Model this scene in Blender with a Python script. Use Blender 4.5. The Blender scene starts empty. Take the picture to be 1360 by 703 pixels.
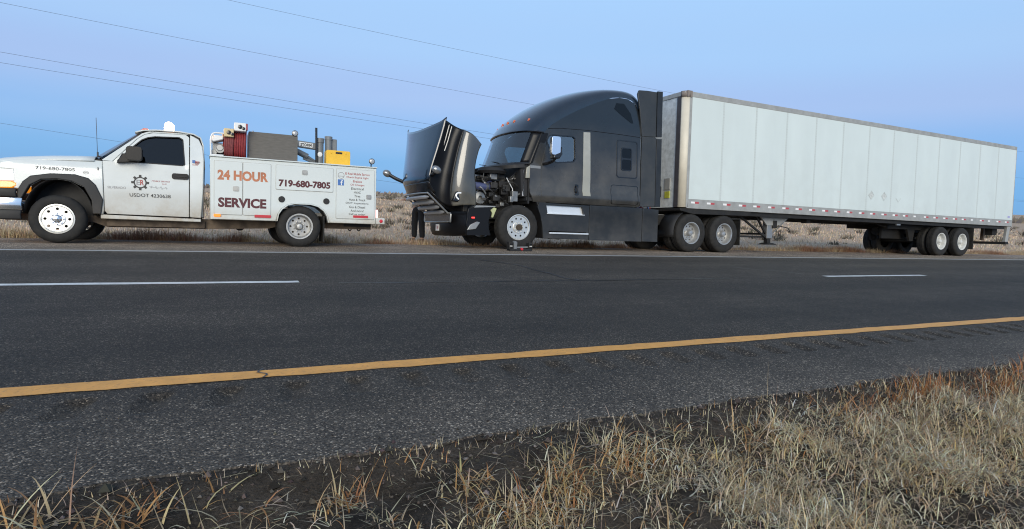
import bpy, bmesh, math, random
import numpy as np
from mathutils import Vector, Matrix
R = math.radians
S = bpy.context.scene
COL = S.collection
rng = random.Random(7)
NR = np.random.default_rng(11)

# ------------------------------------------------------------------ camera
cam_d = bpy.data.cameras.new('camera'); cam = bpy.data.objects.new('camera', cam_d); COL.objects.link(cam)
fw = Vector((0.44598429, 0.88975433, -0.09713516)); rt = Vector((0.89503888, -0.44312495, 0.05045478)); up = Vector((-0.00184935, 0.10944178, 0.99399149))
cam.matrix_world = Matrix(((rt.x, up.x, -fw.x, 0.0), (rt.y, up.y, -fw.y, 0.0), (rt.z, up.z, -fw.z, 0.9791), (0, 0, 0, 1)))
cam_d.sensor_fit = 'HORIZONTAL'; cam_d.sensor_width = 36.0; cam_d.lens = 21.2376
cam_d.clip_start = 0.05; cam_d.clip_end = 9000
S.camera = cam

# ------------------------------------------------------------------ world, sun, exposure
SUN_EL = 9.0; SUN_AZ = 202.0          # azimuth clockwise from +Y: behind the camera
W = bpy.data.worlds.new('World'); S.world = W; W.use_nodes = True
nt = W.node_tree; nt.nodes.clear()
wo = nt.nodes.new('ShaderNodeOutputWorld'); bg = nt.nodes.new('ShaderNodeBackground')
bg.inputs['Strength'].default_value = 0.1
sky = nt.nodes.new('ShaderNodeTexSky'); sky.sky_type = 'NISHITA'; sky.sun_disc = False
sky.sun_elevation = R(SUN_EL); sky.sun_rotation = R(SUN_AZ); sky.air_density = 1.0; sky.dust_density = 0.6; sky.ozone_density = 2.5
tc = nt.nodes.new('ShaderNodeTexCoord'); sp = nt.nodes.new('ShaderNodeSeparateXYZ')
ramp = nt.nodes.new('ShaderNodeValToRGB')
nt.links.new(tc.outputs['Generated'], sp.inputs[0]); nt.links.new(sp.outputs['Z'], ramp.inputs[0])
cr = ramp.color_ramp; cr.interpolation = 'EASE'
stops = [(0.0, (.10, .33, .68)), (0.05, (.10, .355, .76)), (0.10, (.20, .41, .79)), (0.165, (.34, .475, .79)), (0.24, (.36, .56, .87)), (0.34, (.375, .60, .92)), (0.6, (.36, .50, .72)), (1.0, (.30, .40, .56))]
while len(cr.elements) < len(stops): cr.elements.new(0.5)
for e, (p_, c_) in zip(cr.elements, stops): e.position = p_; e.color = (*c_, 1)
sc_ = nt.nodes.new('ShaderNodeVectorMath'); sc_.operation = 'SCALE'; sc_.inputs['Scale'].default_value = 5.6
hm = nt.nodes.new('ShaderNodeMapping'); hm.inputs['Scale'].default_value = (1.0, 1.0, 7.0); hm.inputs['Rotation'].default_value = (0, .06, 0); nt.links.new(tc.outputs['Generated'], hm.inputs[0])
hn = nt.nodes.new('ShaderNodeTexNoise'); hn.inputs['Scale'].default_value = 1.6; hn.inputs['Detail'].default_value = 5; nt.links.new(hm.outputs[0], hn.inputs['Vector'])
hr = nt.nodes.new('ShaderNodeMapRange'); hr.inputs[1].default_value = .35; hr.inputs[2].default_value = .75; hr.inputs[3].default_value = 0; hr.inputs[4].default_value = .22; nt.links.new(hn.outputs[0], hr.inputs[0])
hx = nt.nodes.new('ShaderNodeMix'); hx.data_type = 'RGBA'; nt.links.new(hr.outputs[0], hx.inputs[0]); nt.links.new(ramp.outputs[0], hx.inputs[6]); hx.inputs[7].default_value = (.44, .54, .78, 1)
nt.links.new(hx.outputs[2], sc_.inputs[0])
mixw = nt.nodes.new('ShaderNodeMix'); mixw.data_type = 'RGBA'; mixw.inputs[0].default_value = 0.12
nt.links.new(sc_.outputs[0], mixw.inputs[6]); nt.links.new(sky.outputs[0], mixw.inputs[7])
nt.links.new(mixw.outputs[2], bg.inputs[0]); nt.links.new(bg.outputs[0], wo.inputs[0])
sd = bpy.data.lights.new('sun', 'SUN'); sd.energy = 1.4; sd.angle = R(35); sd.color = (1.0, 0.92, 0.77)
sun = bpy.data.objects.new('sun', sd); COL.objects.link(sun)
a = R(SUN_AZ); e_ = R(20.0)
sdir = Vector((math.sin(a)*math.cos(e_), math.cos(a)*math.cos(e_), math.sin(e_)))
sun.rotation_euler = (-sdir).to_track_quat('-Z', 'Y').to_euler(); sun.location = (0, -30, 20)
S.view_settings.view_transform = 'Standard'; S.view_settings.look = 'None'
S.view_settings.gamma = 1.0; S.view_settings.use_curve_mapping = False
S.view_settings.exposure = 1.0
S.render.film_transparent = False
S.cycles.filter_width = 1.1

# ------------------------------------------------------------------ materials
MATS = {}
def lin(c): return tuple(((v/255)/12.92 if v/255 <= .04045 else ((v/255+.055)/1.055)**2.4) for v in c)
def mat(name, base, rough=.5, metal=0.0, coat=0.0, var=0.0, vscale=6.0, dirt=None, dirt_amt=0.0, dirt_scale=3.0, dirt_z=None, bump=0.0, bscale=80.0, spec=.5, cior=1.5, emit=None, emit_s=0.0, stretch=None):
    m = bpy.data.materials.new(name); m.use_nodes = True; n = m.node_tree; L = n.links
    b = n.nodes['Principled BSDF']
    b.inputs['Roughness'].default_value = rough; b.inputs['Metallic'].default_value = metal
    b.inputs['Coat Weight'].default_value = coat; b.inputs['Coat IOR'].default_value = cior; b.inputs['Coat Roughness'].default_value = .06
    b.inputs['Specular IOR Level'].default_value = spec
    b.inputs['Base Color'].default_value = (*base, 1)
    col = None
    t = n.nodes.new('ShaderNodeTexCoord'); vec = t.outputs['Object']
    if stretch:
        mp = n.nodes.new('ShaderNodeMapping'); mp.inputs['Scale'].default_value = stretch; L.new(vec, mp.inputs[0]); vec = mp.outputs[0]
    if var:
        no = n.nodes.new('ShaderNodeTexNoise'); no.inputs['Scale'].default_value = vscale; no.inputs['Detail'].default_value = 6; L.new(vec, no.inputs['Vector'])
        hs = n.nodes.new('ShaderNodeMapRange'); hs.inputs[1].default_value = .25; hs.inputs[2].default_value = .75; hs.inputs[3].default_value = 1-var; hs.inputs[4].default_value = 1+var
        L.new(no.outputs[0], hs.inputs[0])
        mu = n.nodes.new('ShaderNodeVectorMath'); mu.operation = 'SCALE'; mu.inputs[0].default_value = base; L.new(hs.outputs[0], mu.inputs['Scale']); col = mu.outputs[0]
        rr = n.nodes.new('ShaderNodeMapRange'); rr.inputs[3].default_value = max(.02, rough-.12*min(1, var*4)); rr.inputs[4].default_value = min(1, rough+.12*min(1, var*4)); L.new(no.outputs[0], rr.inputs[0]); L.new(rr.outputs[0], b.inputs['Roughness'])
    if dirt:
        n2 = n.nodes.new('ShaderNodeTexNoise'); n2.inputs['Scale'].default_value = dirt_scale; n2.inputs['Detail'].default_value = 8; n2.inputs['Roughness'].default_value = .65; L.new(t.outputs['Object'], n2.inputs['Vector'])
        mr = n.nodes.new('ShaderNodeMapRange'); mr.inputs[1].default_value = .4; mr.inputs[2].default_value = .75; mr.inputs[3].default_value = 0; mr.inputs[4].default_value = dirt_amt; L.new(n2.outputs[0], mr.inputs[0])
        fac = mr.outputs[0]
        if dirt_z:
            sx = n.nodes.new('ShaderNodeSeparateXYZ'); L.new(t.outputs['Object'], sx.inputs[0])
            mz = n.nodes.new('ShaderNodeMapRange'); mz.inputs[1].default_value = dirt_z[0]; mz.inputs[2].default_value = dirt_z[1]; mz.inputs[3].default_value = 1.0; mz.inputs[4].default_value = dirt_z[2] if len(dirt_z) > 2 else 0.0; L.new(sx.outputs['Z'], mz.inputs[0])
            ad = n.nodes.new('ShaderNodeMath'); ad.operation = 'MULTIPLY'; L.new(mz.outputs[0], ad.inputs[0])
            a2 = n.nodes.new('ShaderNodeMath'); a2.operation = 'ADD'; a2.inputs[1].default_value = dirt_amt*.45; L.new(fac, a2.inputs[0]); L.new(a2.outputs[0], ad.inputs[1]); fac = ad.outputs[0]
        mx = n.nodes.new('ShaderNodeMix'); mx.data_type = 'RGBA'; L.new(fac, mx.inputs[0])
        if col is not None: L.new(col, mx.inputs[6])
        else: mx.inputs[6].default_value = (*base, 1)
        mx.inputs[7].default_value = (*dirt, 1); col = mx.outputs[2]
        if coat:
            cm = n.nodes.new('ShaderNodeMath'); cm.operation = 'MULTIPLY_ADD'; cm.inputs[1].default_value = -coat; cm.inputs[2].default_value = coat; cm.use_clamp = True; L.new(fac, cm.inputs[0]); L.new(cm.outputs[0], b.inputs['Coat Weight'])
    if col is not None: L.new(col, b.inputs['Base Color'])
    if bump:
        n3 = n.nodes.new('ShaderNodeTexNoise'); n3.inputs['Scale'].default_value = bscale; n3.inputs['Detail'].default_value = 3; L.new(vec, n3.inputs['Vector'])
        bp = n.nodes.new('ShaderNodeBump'); bp.inputs['Strength'].default_value = bump; bp.inputs['Distance'].default_value = .01; L.new(n3.outputs[0], bp.inputs['Height']); L.new(bp.outputs[0], b.inputs['Normal'])
    if emit:
        b.inputs['Emission Color'].default_value = (*emit, 1); b.inputs['Emission Strength'].default_value = emit_s
    MATS[name] = m; return m
def glass(name, tint, rough=.02, refl=1.0):
    m = bpy.data.materials.new(name); m.use_nodes = True; n = m.node_tree; L = n.links; n.nodes.clear()
    o = n.nodes.new('ShaderNodeOutputMaterial'); tr = n.nodes.new('ShaderNodeBsdfTransparent'); tr.inputs[0].default_value = (*tint, 1)
    gl = n.nodes.new('ShaderNodeBsdfGlossy'); gl.inputs['Roughness'].default_value = rough
    fr = n.nodes.new('ShaderNodeLayerWeight'); fr.inputs[0].default_value = .5
    pw = n.nodes.new('ShaderNodeMath'); pw.operation = 'POWER'; pw.inputs[1].default_value = 4.0; L.new(fr.outputs['Facing'], pw.inputs[0])
    mm = n.nodes.new('ShaderNodeMath'); mm.operation = 'MULTIPLY_ADD'; mm.use_clamp = True; mm.inputs[1].default_value = .85; mm.inputs[2].default_value = .043*refl; L.new(pw.outputs[0], mm.inputs[0])
    mx = n.nodes.new('ShaderNodeMixShader'); L.new(mm.outputs[0], mx.inputs[0]); L.new(tr.outputs[0], mx.inputs[1]); L.new(gl.outputs[0], mx.inputs[2]); L.new(mx.outputs[0], o.inputs[0])
    MATS[name] = m; return m
DUST = (.30, .25, .19)
mat('truck_white', (.62, .66, .66), .35, coat=.5, var=.05, dirt=(.33, .27, .19), dirt_amt=.85, dirt_z=(.46, 1.0, .05))
mat('body_white', (.62, .67, .665), .42, coat=.25, var=.04, vscale=3, dirt=(.36, .29, .20), dirt_amt=.7, dirt_z=(.45, .75, .07))
mat('trailer_white', (.615, .69, .685), .38, var=.05, vscale=1.4, dirt=(.36, .36, .32), dirt_amt=.17, dirt_scale=2.4, dirt_z=(1.3, 3.2, .25), stretch=(1, 1, .25))
mat('trailer_front', (.60, .64, .66), .55, var=.12, vscale=5, dirt=(.16, .17, .17), dirt_amt=.5, dirt_scale=9)
mat('rail_grey', (.40, .40, .38), .5, metal=.3, var=.12, vscale=8, dirt=(.2, .18, .15), dirt_amt=.4)
mat('seam_grey', (.53, .585, .58), .45)
mat('post_cream', (.66, .61, .50), .5, var=.1, vscale=3)
mat('post_dark', (.06, .055, .06), .6, var=.2)
mat('cap_brown', (.20, .17, .15), .7, var=.2)
mat('navy', (.005, .013, .027), .20, coat=.8, cior=1.5, var=.08, vscale=4, dirt=(.05, .06, .07), dirt_amt=.15, dirt_scale=2.2)
mat('navy_side', (.003, .006, .010), .30, coat=.5, cior=1.5, var=.2, vscale=3, dirt=(.125, .118, .106), dirt_amt=.62, dirt_scale=1.25, dirt_z=(1.5, 3.1, .03))
mat('fairing_grey', (.013, .018, .023), .5, coat=.15, var=.12, vscale=3, dirt=(.085, .083, .078), dirt_amt=.5, dirt_scale=1.8, dirt_z=(1, 4, .4))
mat('skirt', (.007, .010, .014), .42, var=.15, vscale=4, dirt=(.085, .08, .072), dirt_amt=.5, dirt_scale=2.0, dirt_z=(.2, 1.1, .35))
mat('fender_sheen', (.045, .048, .048), .36, coat=.8, cior=1.7, var=.2, vscale=3, dirt=(.16, .145, .11), dirt_amt=.6, dirt_scale=2.5, dirt_z=(.9, 1.8, .1))  # base lighter than the cab navy, standing in for the fender's bright reflection
mat('gap_panel', (.42, .41, .36), .35, metal=.3, var=.1, dirt=(.3, .27, .16), dirt_amt=.5, dirt_z=(1.2, 2.4, .1))  # the cab strip's bright reflection is painted in as a pale base colour
mat('gloss_black', (.006, .006, .007), .25, coat=.4)
mat('hood_black', (.005, .005, .006), .38, coat=.0, spec=.3)
mat('black_plastic', (.011, .011, .012), .6, var=.2, vscale=9)
mat('flare_plastic', (.017, .018, .019), .62, var=.2, vscale=6, dirt=(.12, .10, .08), dirt_amt=.35, dirt_z=(.5, .9, .2))
mat('frame_black', (.008, .008, .008), .7, var=.3, vscale=7, dirt=(.05, .043, .034), dirt_amt=.3, dirt_scale=6)
mat('frame_rust', (.075, .055, .04), .85, var=.35, vscale=5, dirt=(.22, .17, .12), dirt_amt=.6, dirt_scale=5)
mat('rubber', (.010, .010, .010), .82, var=.25, vscale=14, dirt=(.065, .057, .048), dirt_amt=.32, dirt_scale=7, bump=.25, bscale=120)
mat('mudflap', (.012, .012, .012), .75, var=.2, dirt=(.1, .09, .07), dirt_amt=.4)
mat('chrome', (.86, .87, .88), .12, metal=1.0, var=.03)
mat('alu', (.66, .66, .63), .32, metal=.6, var=.08, vscale=12)
mat('wheel_grey', (.45, .45, .44), .4, metal=.6, var=.12, vscale=10, dirt=(.2, .18, .15), dirt_amt=.5, dirt_scale=8)
mat('wheel_white', (.62, .63, .61), .5, var=.1, dirt=(.25, .22, .18), dirt_amt=.45, dirt_scale=8)
mat('grille_silver', (.42, .43, .44), .35, metal=.4)
mat('mirror_grey', (.30, .31, .32), .25, metal=.7)
mat('steel', (.35, .35, .34), .45, metal=.7, var=.15)
mat('hub_rust', (.07, .055, .04), .8, metal=.3, var=.3, vscale=20)
mat('step_alu', (.80, .82, .83), .35, metal=.5, var=.05)
mat('tank_grey', (.115, .108, .098), .6, metal=.3, var=.22, vscale=9, stretch=(1, 1, 4))
mat('hose_red', (.24, .028, .03), .55, var=.2, vscale=20)
mat('hose_dull', (.19, .045, .045), .6, var=.2, vscale=20)
mat('reel_red', (.32, .03, .035), .45)
mat('cream', (.62, .50, .28), .5, var=.1)
mat('white_plain', (.75, .76, .76), .4)
mat('yellow', (.78, .46, .03), .42, var=.08)
mat('crane_grey', (.16, .175, .19), .5, var=.15)
mat('orange_lens', (.75, .20, .01), .2, coat=1, emit=(1, .33, .02), emit_s=.35)
mat('amber_lamp', (.6, .12, .03), .25, coat=1)
mat('red_lens', (.55, .02, .03), .25, coat=1)
mat('red_tape', (.50, .03, .04), .35)
mat('red_tape2', (.44, .07, .08), .45)
mat('white_tape', (.80, .80, .80), .3)
mat('tail_glow', (.8, .5, .5), .3, emit=(1, .55, .5), emit_s=.7)
mat('lamp_clear', (.75, .77, .8), .1, metal=.6, emit=(1, 1, .95), emit_s=.25)
mat('lens_grey', (.35, .37, .40), .15, coat=1)
mat('text_dark', (.02, .02, .022), .5)
mat('text_maroon', (.075, .008, .014), .5)
mat('text_copper', (.42, .15, .07), .45, var=.35, vscale=2.2)
mat('text_red', (.36, .05, .05), .5)
mat('text_grey', (.32, .32, .33), .5)
mat('text_blue', (.06, .16, .42), .45)
mat('placard', (.52, .55, .54), .6, var=.25, vscale=14)
mat('engine_dark', (.022, .022, .022), .55, metal=.3, var=.5, vscale=14, dirt=(.1, .09, .08), dirt_amt=.4, dirt_scale=9)
mat('engine_alu', (.28, .28, .27), .45, metal=.8, var=.3, vscale=12)
mat('pipe_blue', (.06, .07, .15), .35, coat=.4)
mat('cap_green', (.40, .42, .22), .5, var=.2)
mat('interior', (.02, .021, .024), .8)
mat('plate_white', (.72, .70, .68), .5, var=.12, vscale=30)
mat('trousers', (.012, .012, .014), .85, bump=.3, bscale=30)
mat('shirt', (.42, .44, .46), .85, bump=.3, bscale=30)
mat('vest_red', (.30, .03, .05), .8)
mat('skin', (.45, .27, .19), .55)
mat('hair', (.03, .022, .016), .6)
mat('shoe', (.10, .07, .045), .7)
mat('wire', (.06, .06, .065), .6)
mat('tar', (.012, .012, .013), .45)
glass('cab_glass', (.42, .50, .52), refl=5.0); glass('tint_glass', (.06, .065, .075), refl=1.6); glass('wind_glass', (.66, .80, .86), refl=3.2); glass('roof_glass', (.03, .035, .05))
m = mat('beacon', (1, .8, .6), .3, emit=(1.0, .62, .36), emit_s=30.0)
mat('beacon_base', (.7, .5, .3), .4, emit=(1, .5, .25), emit_s=.6)

# ------------------------------------------------------------------ mesh helpers
ORG = [0.0, 0.0, 0.0]
def new(): return bmesh.new()
def box(bm, x0, x1, y0, y1, z0, z1, M=None):
    c = [(x0, y0, z0), (x1, y0, z0), (x1, y1, z0), (x0, y1, z0), (x0, y0, z1), (x1, y0, z1), (x1, y1, z1), (x0, y1, z1)]
    v = [bm.verts.new(M @ Vector(p) if M else p) for p in c]
    for f in ((0, 3, 2, 1), (4, 5, 6, 7), (0, 1, 5, 4), (1, 2, 6, 5), (2, 3, 7, 6), (3, 0, 4, 7)): bm.faces.new([v[i] for i in f])
    return bm
def beam(bm, p, q, w, h):
    p, q = Vector(p), Vector(q); d = (q-p); l = d.length
    M = Matrix.Translation(p) @ d.to_track_quat('X', 'Z').to_matrix().to_4x4()
    return box(bm, 0, l, -w/2, w/2, -h/2, h/2, M)
def plate(bm, outer, holes, y0, y1):
    loops = [outer]+list(holes); A = []; B = []; ed = []
    for lp in loops:
        va = [bm.verts.new((x, y0, z)) for x, z in lp]; vb = [bm.verts.new((x, y1, z)) for x, z in lp]
        A.append(va); B.append(vb)
        for i in range(len(lp)): ed.append(bm.edges.new((va[i], va[(i+1) % len(lp)])))
    r = bmesh.ops.triangle_fill(bm, edges=ed, use_beauty=True, use_dissolve=False)
    mp = {}
    for va, vb in zip(A, B):
        for x, y in zip(va, vb): mp[x] = y
    for f in [g for g in r['geom'] if isinstance(g, bmesh.types.BMFace)]:
        bm.faces.new([mp[v] for v in reversed(f.verts)])
    for va, vb in zip(A, B):
        k = len(va)
        for i in range(k): bm.faces.new((va[i], va[(i+1) % k], vb[(i+1) % k], vb[i]))
    return bm
def prism(bm, poly, y0, y1): return plate(bm, poly, [], y0, y1)
def circ(cx, cz, r, n=20, r2=None): return [(cx+r*math.cos(2*math.pi*i/n), cz+(r2 or r)*math.sin(2*math.pi*i/n)) for i in range(n)]
def rrect(x0, x1, z0, z1, r, n=4):
    p = []
    for cx, cz, a0 in ((x1-r, z1-r, 0), (x0+r, z1-r, 90), (x0+r, z0+r, 180), (x1-r, z0+r, 270)):
        for i in range(n+1): t = R(a0+90*i/n); p.append((cx+r*math.cos(t), cz+r*math.sin(t)))
    return p
def lathe(bm, prof, c=(0, 0, 0), axis='Y', n=32, mod=None):
    rings = []
    for k, (r, h) in enumerate(prof):
        ring = []
        for i in range(n):
            t = 2*math.pi*i/n; rr = r+(mod(k, i) if mod else 0)
            u, w = rr*math.cos(t), rr*math.sin(t)
            p = {'Y': (u, h, w), 'Z': (u, w, h), 'X': (h, u, w)}[axis]
            ring.append(bm.verts.new((c[0]+p[0], c[1]+p[1], c[2]+p[2])))
        rings.append(ring)
    for a_, b_ in zip(rings, rings[1:]):
        for i in range(n): bm.faces.new((a_[i], a_[(i+1) % n], b_[(i+1) % n], b_[i]))
    for ring in (rings[0], rings[-1]):
        if prof[rings.index(ring)][0] < 1e9: pass
    return rings
def cyl(bm, c, r, h0, h1, axis='Y', n=24, r2=None):
    rg = lathe(bm, [(r, h0), (r if r2 is None else r2, h1)], c, axis, n)
    bm.faces.new(rg[0]); bm.faces.new(list(reversed(rg[1])))
def tube(bm, pts, r, n=8, cap=True):
    pts = [Vector(p) for p in pts]; rings = []; prev = None
    for i, p in enumerate(pts):
        d = (pts[min(i+1, len(pts)-1)]-pts[max(i-1, 0)]).normalized()
        if prev is None: a_ = Vector((0, 0, 1)) if abs(d.z) < .9 else Vector((1, 0, 0)); u = d.cross(a_).normalized()
        else: u = (prev-d*prev.dot(d)).normalized()
        prev = u; w = d.cross(u); rr = r[i] if isinstance(r, (list, tuple)) else r
        rings.append([bm.verts.new(p+u*rr*math.cos(2*math.pi*k/n)+w*rr*math.sin(2*math.pi*k/n)) for k in range(n)])
    for a_, b_ in zip(rings, rings[1:]):
        for k in range(n): bm.faces.new((a_[k], a_[(k+1) % n], b_[(k+1) % n], b_[k]))
    if cap: bm.faces.new(list(reversed(rings[0]))); bm.faces.new(rings[-1])
def curve_pts(pts, n=6):
    out = []; P = [Vector(p) for p in pts]
    for i in range(len(P)-1):
        p0, p1, p2, p3 = P[max(i-1, 0)], P[i], P[i+1], P[min(i+2, len(P)-1)]
        for k in range(n):
            t = k/n; out.append(.5*((2*p1)+(-p0+p2)*t+(2*p0-5*p1+4*p2-p3)*t*t+(-p0+3*p1-3*p2+p3)*t**3))
    out.append(P[-1]); return out
def grid(bm, rows):
    V = [[bm.verts.new(p) for p in r] for r in rows]
    for i in range(len(V)-1):
        for j in range(len(V[0])-1): bm.faces.new((V[i][j], V[i][j+1], V[i+1][j+1], V[i+1][j]))
    return V
def slice_axis(bm, vals, ax='Z'):
    no = {'X': (1, 0, 0), 'Y': (0, 1, 0), 'Z': (0, 0, 1)}[ax]
    for v in vals:
        bmesh.ops.bisect_plane(bm, geom=bm.verts[:]+bm.edges[:]+bm.faces[:], plane_co=tuple(n*v for n in no), plane_no=no)
def obj(name, bm, m, parent=None, smooth=35, bevel=0, solid=0, recalc=True, label=None, sub=0, raw=False):
    if recalc: bmesh.ops.recalc_face_normals(bm, faces=bm.faces[:])
    if not raw:
        for v in bm.verts: v.co.x -= ORG[0]; v.co.y -= ORG[1]; v.co.z -= ORG[2]
    me = bpy.data.meshes.new(name); bm.to_mesh(me); bm.free()
    if smooth:
        me.polygons.foreach_set('use_smooth', [True]*len(me.polygons)); me.set_sharp_from_angle(angle=R(smooth))
    me.materials.append(MATS[m] if isinstance(m, str) else m)
    o = bpy.data.objects.new(name, me); COL.objects.link(o)
    if parent is not None: o.parent = parent
    if solid: s = o.modifiers.new('s', 'SOLIDIFY'); s.thickness = solid; s.offset = 0
    if bevel: b = o.modifiers.new('b', 'BEVEL'); b.width = bevel; b.segments = 2; b.limit_method = 'ANGLE'; b.angle_limit = R(40); b.harden_normals = False
    if sub: q = o.modifiers.new('u', 'SUBSURF'); q.levels = sub; q.render_levels = sub
    if label: o['label'] = label
    return o
def thing(name, label, cat, loc=(0, 0, 0), rot=(0, 0, 0), group=None):
    o = bpy.data.objects.new(name, None); COL.objects.link(o); o.location = loc; o.rotation_euler = rot
    o['label'] = label; o['category'] = cat
    if group: o['group'] = group
    return o
def tag(o, label, cat, group=None):
    o['label'] = label; o['category'] = cat
    if group: o['group'] = group
    return o
def struct(o): o['kind'] = 'structure'; return o
def stuff(o): o['kind'] = 'stuff'; return o
def copy_tree(o, parent, loc=None, rot=None):
    c = o.copy(); COL.objects.link(c); c.parent = parent
    if loc is not None: c.location = loc
    if rot is not None: c.rotation_euler = rot
    for ch in list(o.children): copy_tree(ch, c)
    return c
def arrays(name, verts, faces, m, parent=None, colors=None, smooth=True):
    """verts Nx3, faces MxK (K equal)"""
    me = bpy.data.meshes.new(name); nv = len(verts); nf, k = faces.shape
    me.vertices.add(nv); me.vertices.foreach_set('co', np.ascontiguousarray(verts, dtype=np.float32).ravel())
    me.loops.add(nf*k); me.loops.foreach_set('vertex_index', np.ascontiguousarray(faces, dtype=np.int32).ravel())
    me.polygons.add(nf); me.polygons.foreach_set('loop_start', np.arange(0, nf*k, k, dtype=np.int32)); me.polygons.foreach_set('loop_total', np.full(nf, k, dtype=np.int32))
    me.polygons.foreach_set('use_smooth', np.full(nf, smooth))
    me.update(calc_edges=True)
    if colors is not None:
        at = me.color_attributes.new('tone', 'FLOAT_COLOR', 'POINT'); at.data.foreach_set('color', np.ascontiguousarray(colors, dtype=np.float32).ravel())
    me.materials.append(MATS[m] if isinstance(m, str) else m)
    o = bpy.data.objects.new(name, me); COL.objects.link(o)
    if parent: o.parent = parent
    return o
def text(s, x0, x1, z0, z1, y, m, parent, bold=0.0, shear=0.0, name='lettering', keep=False):
    cu = bpy.data.curves.new('t', 'FONT'); cu.body = s; cu.size = 1; cu.offset = bold; cu.shear = shear; cu.resolution_u = 3
    to = bpy.data.objects.new('t', cu); COL.objects.link(to)
    me = bpy.data.meshes.new_from_object(to.evaluated_get(bpy.context.evaluated_depsgraph_get()))
    bpy.data.objects.remove(to); bpy.data.curves.remove(cu)
    n = len(me.vertices); co = np.zeros(n*3); me.vertices.foreach_get('co', co); co = co.reshape(-1, 3)
    mn, mx = co.min(0), co.max(0); out = np.zeros_like(co)
    out[:, 0] = x0+(co[:, 0]-mn[0])/(mx[0]-mn[0])*(x1-x0)-ORG[0]; out[:, 1] = y-ORG[1]; out[:, 2] = z0+(co[:, 1]-mn[1])/(mx[1]-mn[1])*(z1-z0)-ORG[2]
    me.vertices.foreach_set('co', out.ravel()); me.name = name; me.materials.clear(); me.materials.append(MATS[m]); me.update()
    o = bpy.data.objects.new(name, me); COL.objects.link(o); o.parent = parent; return o

# ------------------------------------------------------------------ ground, road, verge, prairie
def ss(t): t = np.clip(t, 0, 1); return t*t*(3-2*t)
def vnoise(x, y, s, seed=0):
    """cheap smooth value noise (numpy)"""
    x = np.asarray(x, float)*s; y = np.asarray(y, float)*s
    xi = np.floor(x); yi = np.floor(y); fx = ss(x-xi); fy = ss(y-yi)
    def h(i, j):
        v = np.sin(i*127.1+j*311.7+seed*74.7)*43758.5453; return v-np.floor(v)
    return (h(xi, yi)*(1-fx)+h(xi+1, yi)*fx)*(1-fy)+(h(xi, yi+1)*(1-fx)+h(xi+1, yi+1)*fx)*fy
def shoulder_z(Y): return -.04*np.maximum(0, np.asarray(Y, float)-11.9)
def prairie_z(X, Y):
    X = np.asarray(X, float); Y = np.asarray(Y, float)
    d = np.hypot(X, Y); ph = np.arctan2(X, Y)
    el = np.clip(.0098+.0108*(ph-.262)/.9, .005, .021)
    t = np.clip((d-22)/640, 0, 1)**.85
    far = np.clip(1-(d-900)/2500, .2, 1)
    side = ss((Y-14.2)/70)
    base = shoulder_z(np.minimum(Y, 14.7))
    return base+(el*np.minimum(d, 900)+1.0)*t*side*far+(vnoise(X, Y, .22, 3)-.5)*.16*ss((Y-15.2)/4)+(vnoise(X, Y, .035, 5)-.5)*1.1*ss((Y-20)/60)
def verge_z(X, Y):
    X = np.asarray(X, float); Y = np.asarray(Y, float); t = np.maximum(0, 2.26-Y)
    z = -.006-.016*ss((t-.03)/.12)-.235*np.minimum(np.maximum(0, t-.04), 4.5)-.02*np.maximum(0, t-4.5)
    k = ss(t/.25)
    return z+k*((vnoise(X, Y, 2.3, 1)-.5)*.13+(vnoise(X, Y, 7, 2)-.5)*.05+(vnoise(X, Y, 22, 4)-.5)*.018)
def gridmesh(name, xs, ys, zf, m):
    X, Y = np.meshgrid(xs, ys); Z = zf(X, Y); v = np.stack([X, Y, Z], -1).reshape(-1, 3)
    nx, ny = len(xs), len(ys); i = np.arange(nx*ny).reshape(ny, nx)
    f = np.stack([i[:-1, :-1], i[:-1, 1:], i[1:, 1:], i[1:, :-1]], -1).reshape(-1, 4)
    return arrays(name, v, f, m)
def node_mat(name):
    m = bpy.data.materials.new(name); m.use_nodes = True; MATS[name] = m
    return m, m.node_tree, m.node_tree.links, m.node_tree.nodes['Principled BSDF']
def noise(n, vec, scale, detail=4, rough=.55):
    t = n.nodes.new('ShaderNodeTexNoise'); t.inputs['Scale'].default_value = scale; t.inputs['Detail'].default_value = detail; t.inputs['Roughness'].default_value = rough
    if vec is not None: n.links.new(vec, t.inputs['Vector'])
    return t.outputs[0]
def mrange(n, v, a0, a1, b0, b1):
    t = n.nodes.new('ShaderNodeMapRange'); t.inputs[1].default_value = a0; t.inputs[2].default_value = a1; t.inputs[3].default_value = b0; t.inputs[4].default_value = b1
    n.links.new(v, t.inputs[0]); return t.outputs[0]
def mixc(n, f, a_, b_):
    t = n.nodes.new('ShaderNodeMix'); t.data_type = 'RGBA'
    for k, v in ((0, f), (6, a_), (7, b_)):
        if isinstance(v, (tuple, list)): t.inputs[k].default_value = (*v, 1)
        elif isinstance(v, (int, float)): t.inputs[k].default_value = v
        else: n.links.new(v, t.inputs[k])
    return t.outputs[2]
def mmath(n, op, a_, b_=None):
    t = n.nodes.new('ShaderNodeMath'); t.operation = op
    for k, v in ((0, a_), (1, b_)):
        if v is None: continue
        if isinstance(v, (int, float)): t.inputs[k].default_value = v
        else: n.links.new(v, t.inputs[k])
    return t.outputs[0]
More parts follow.
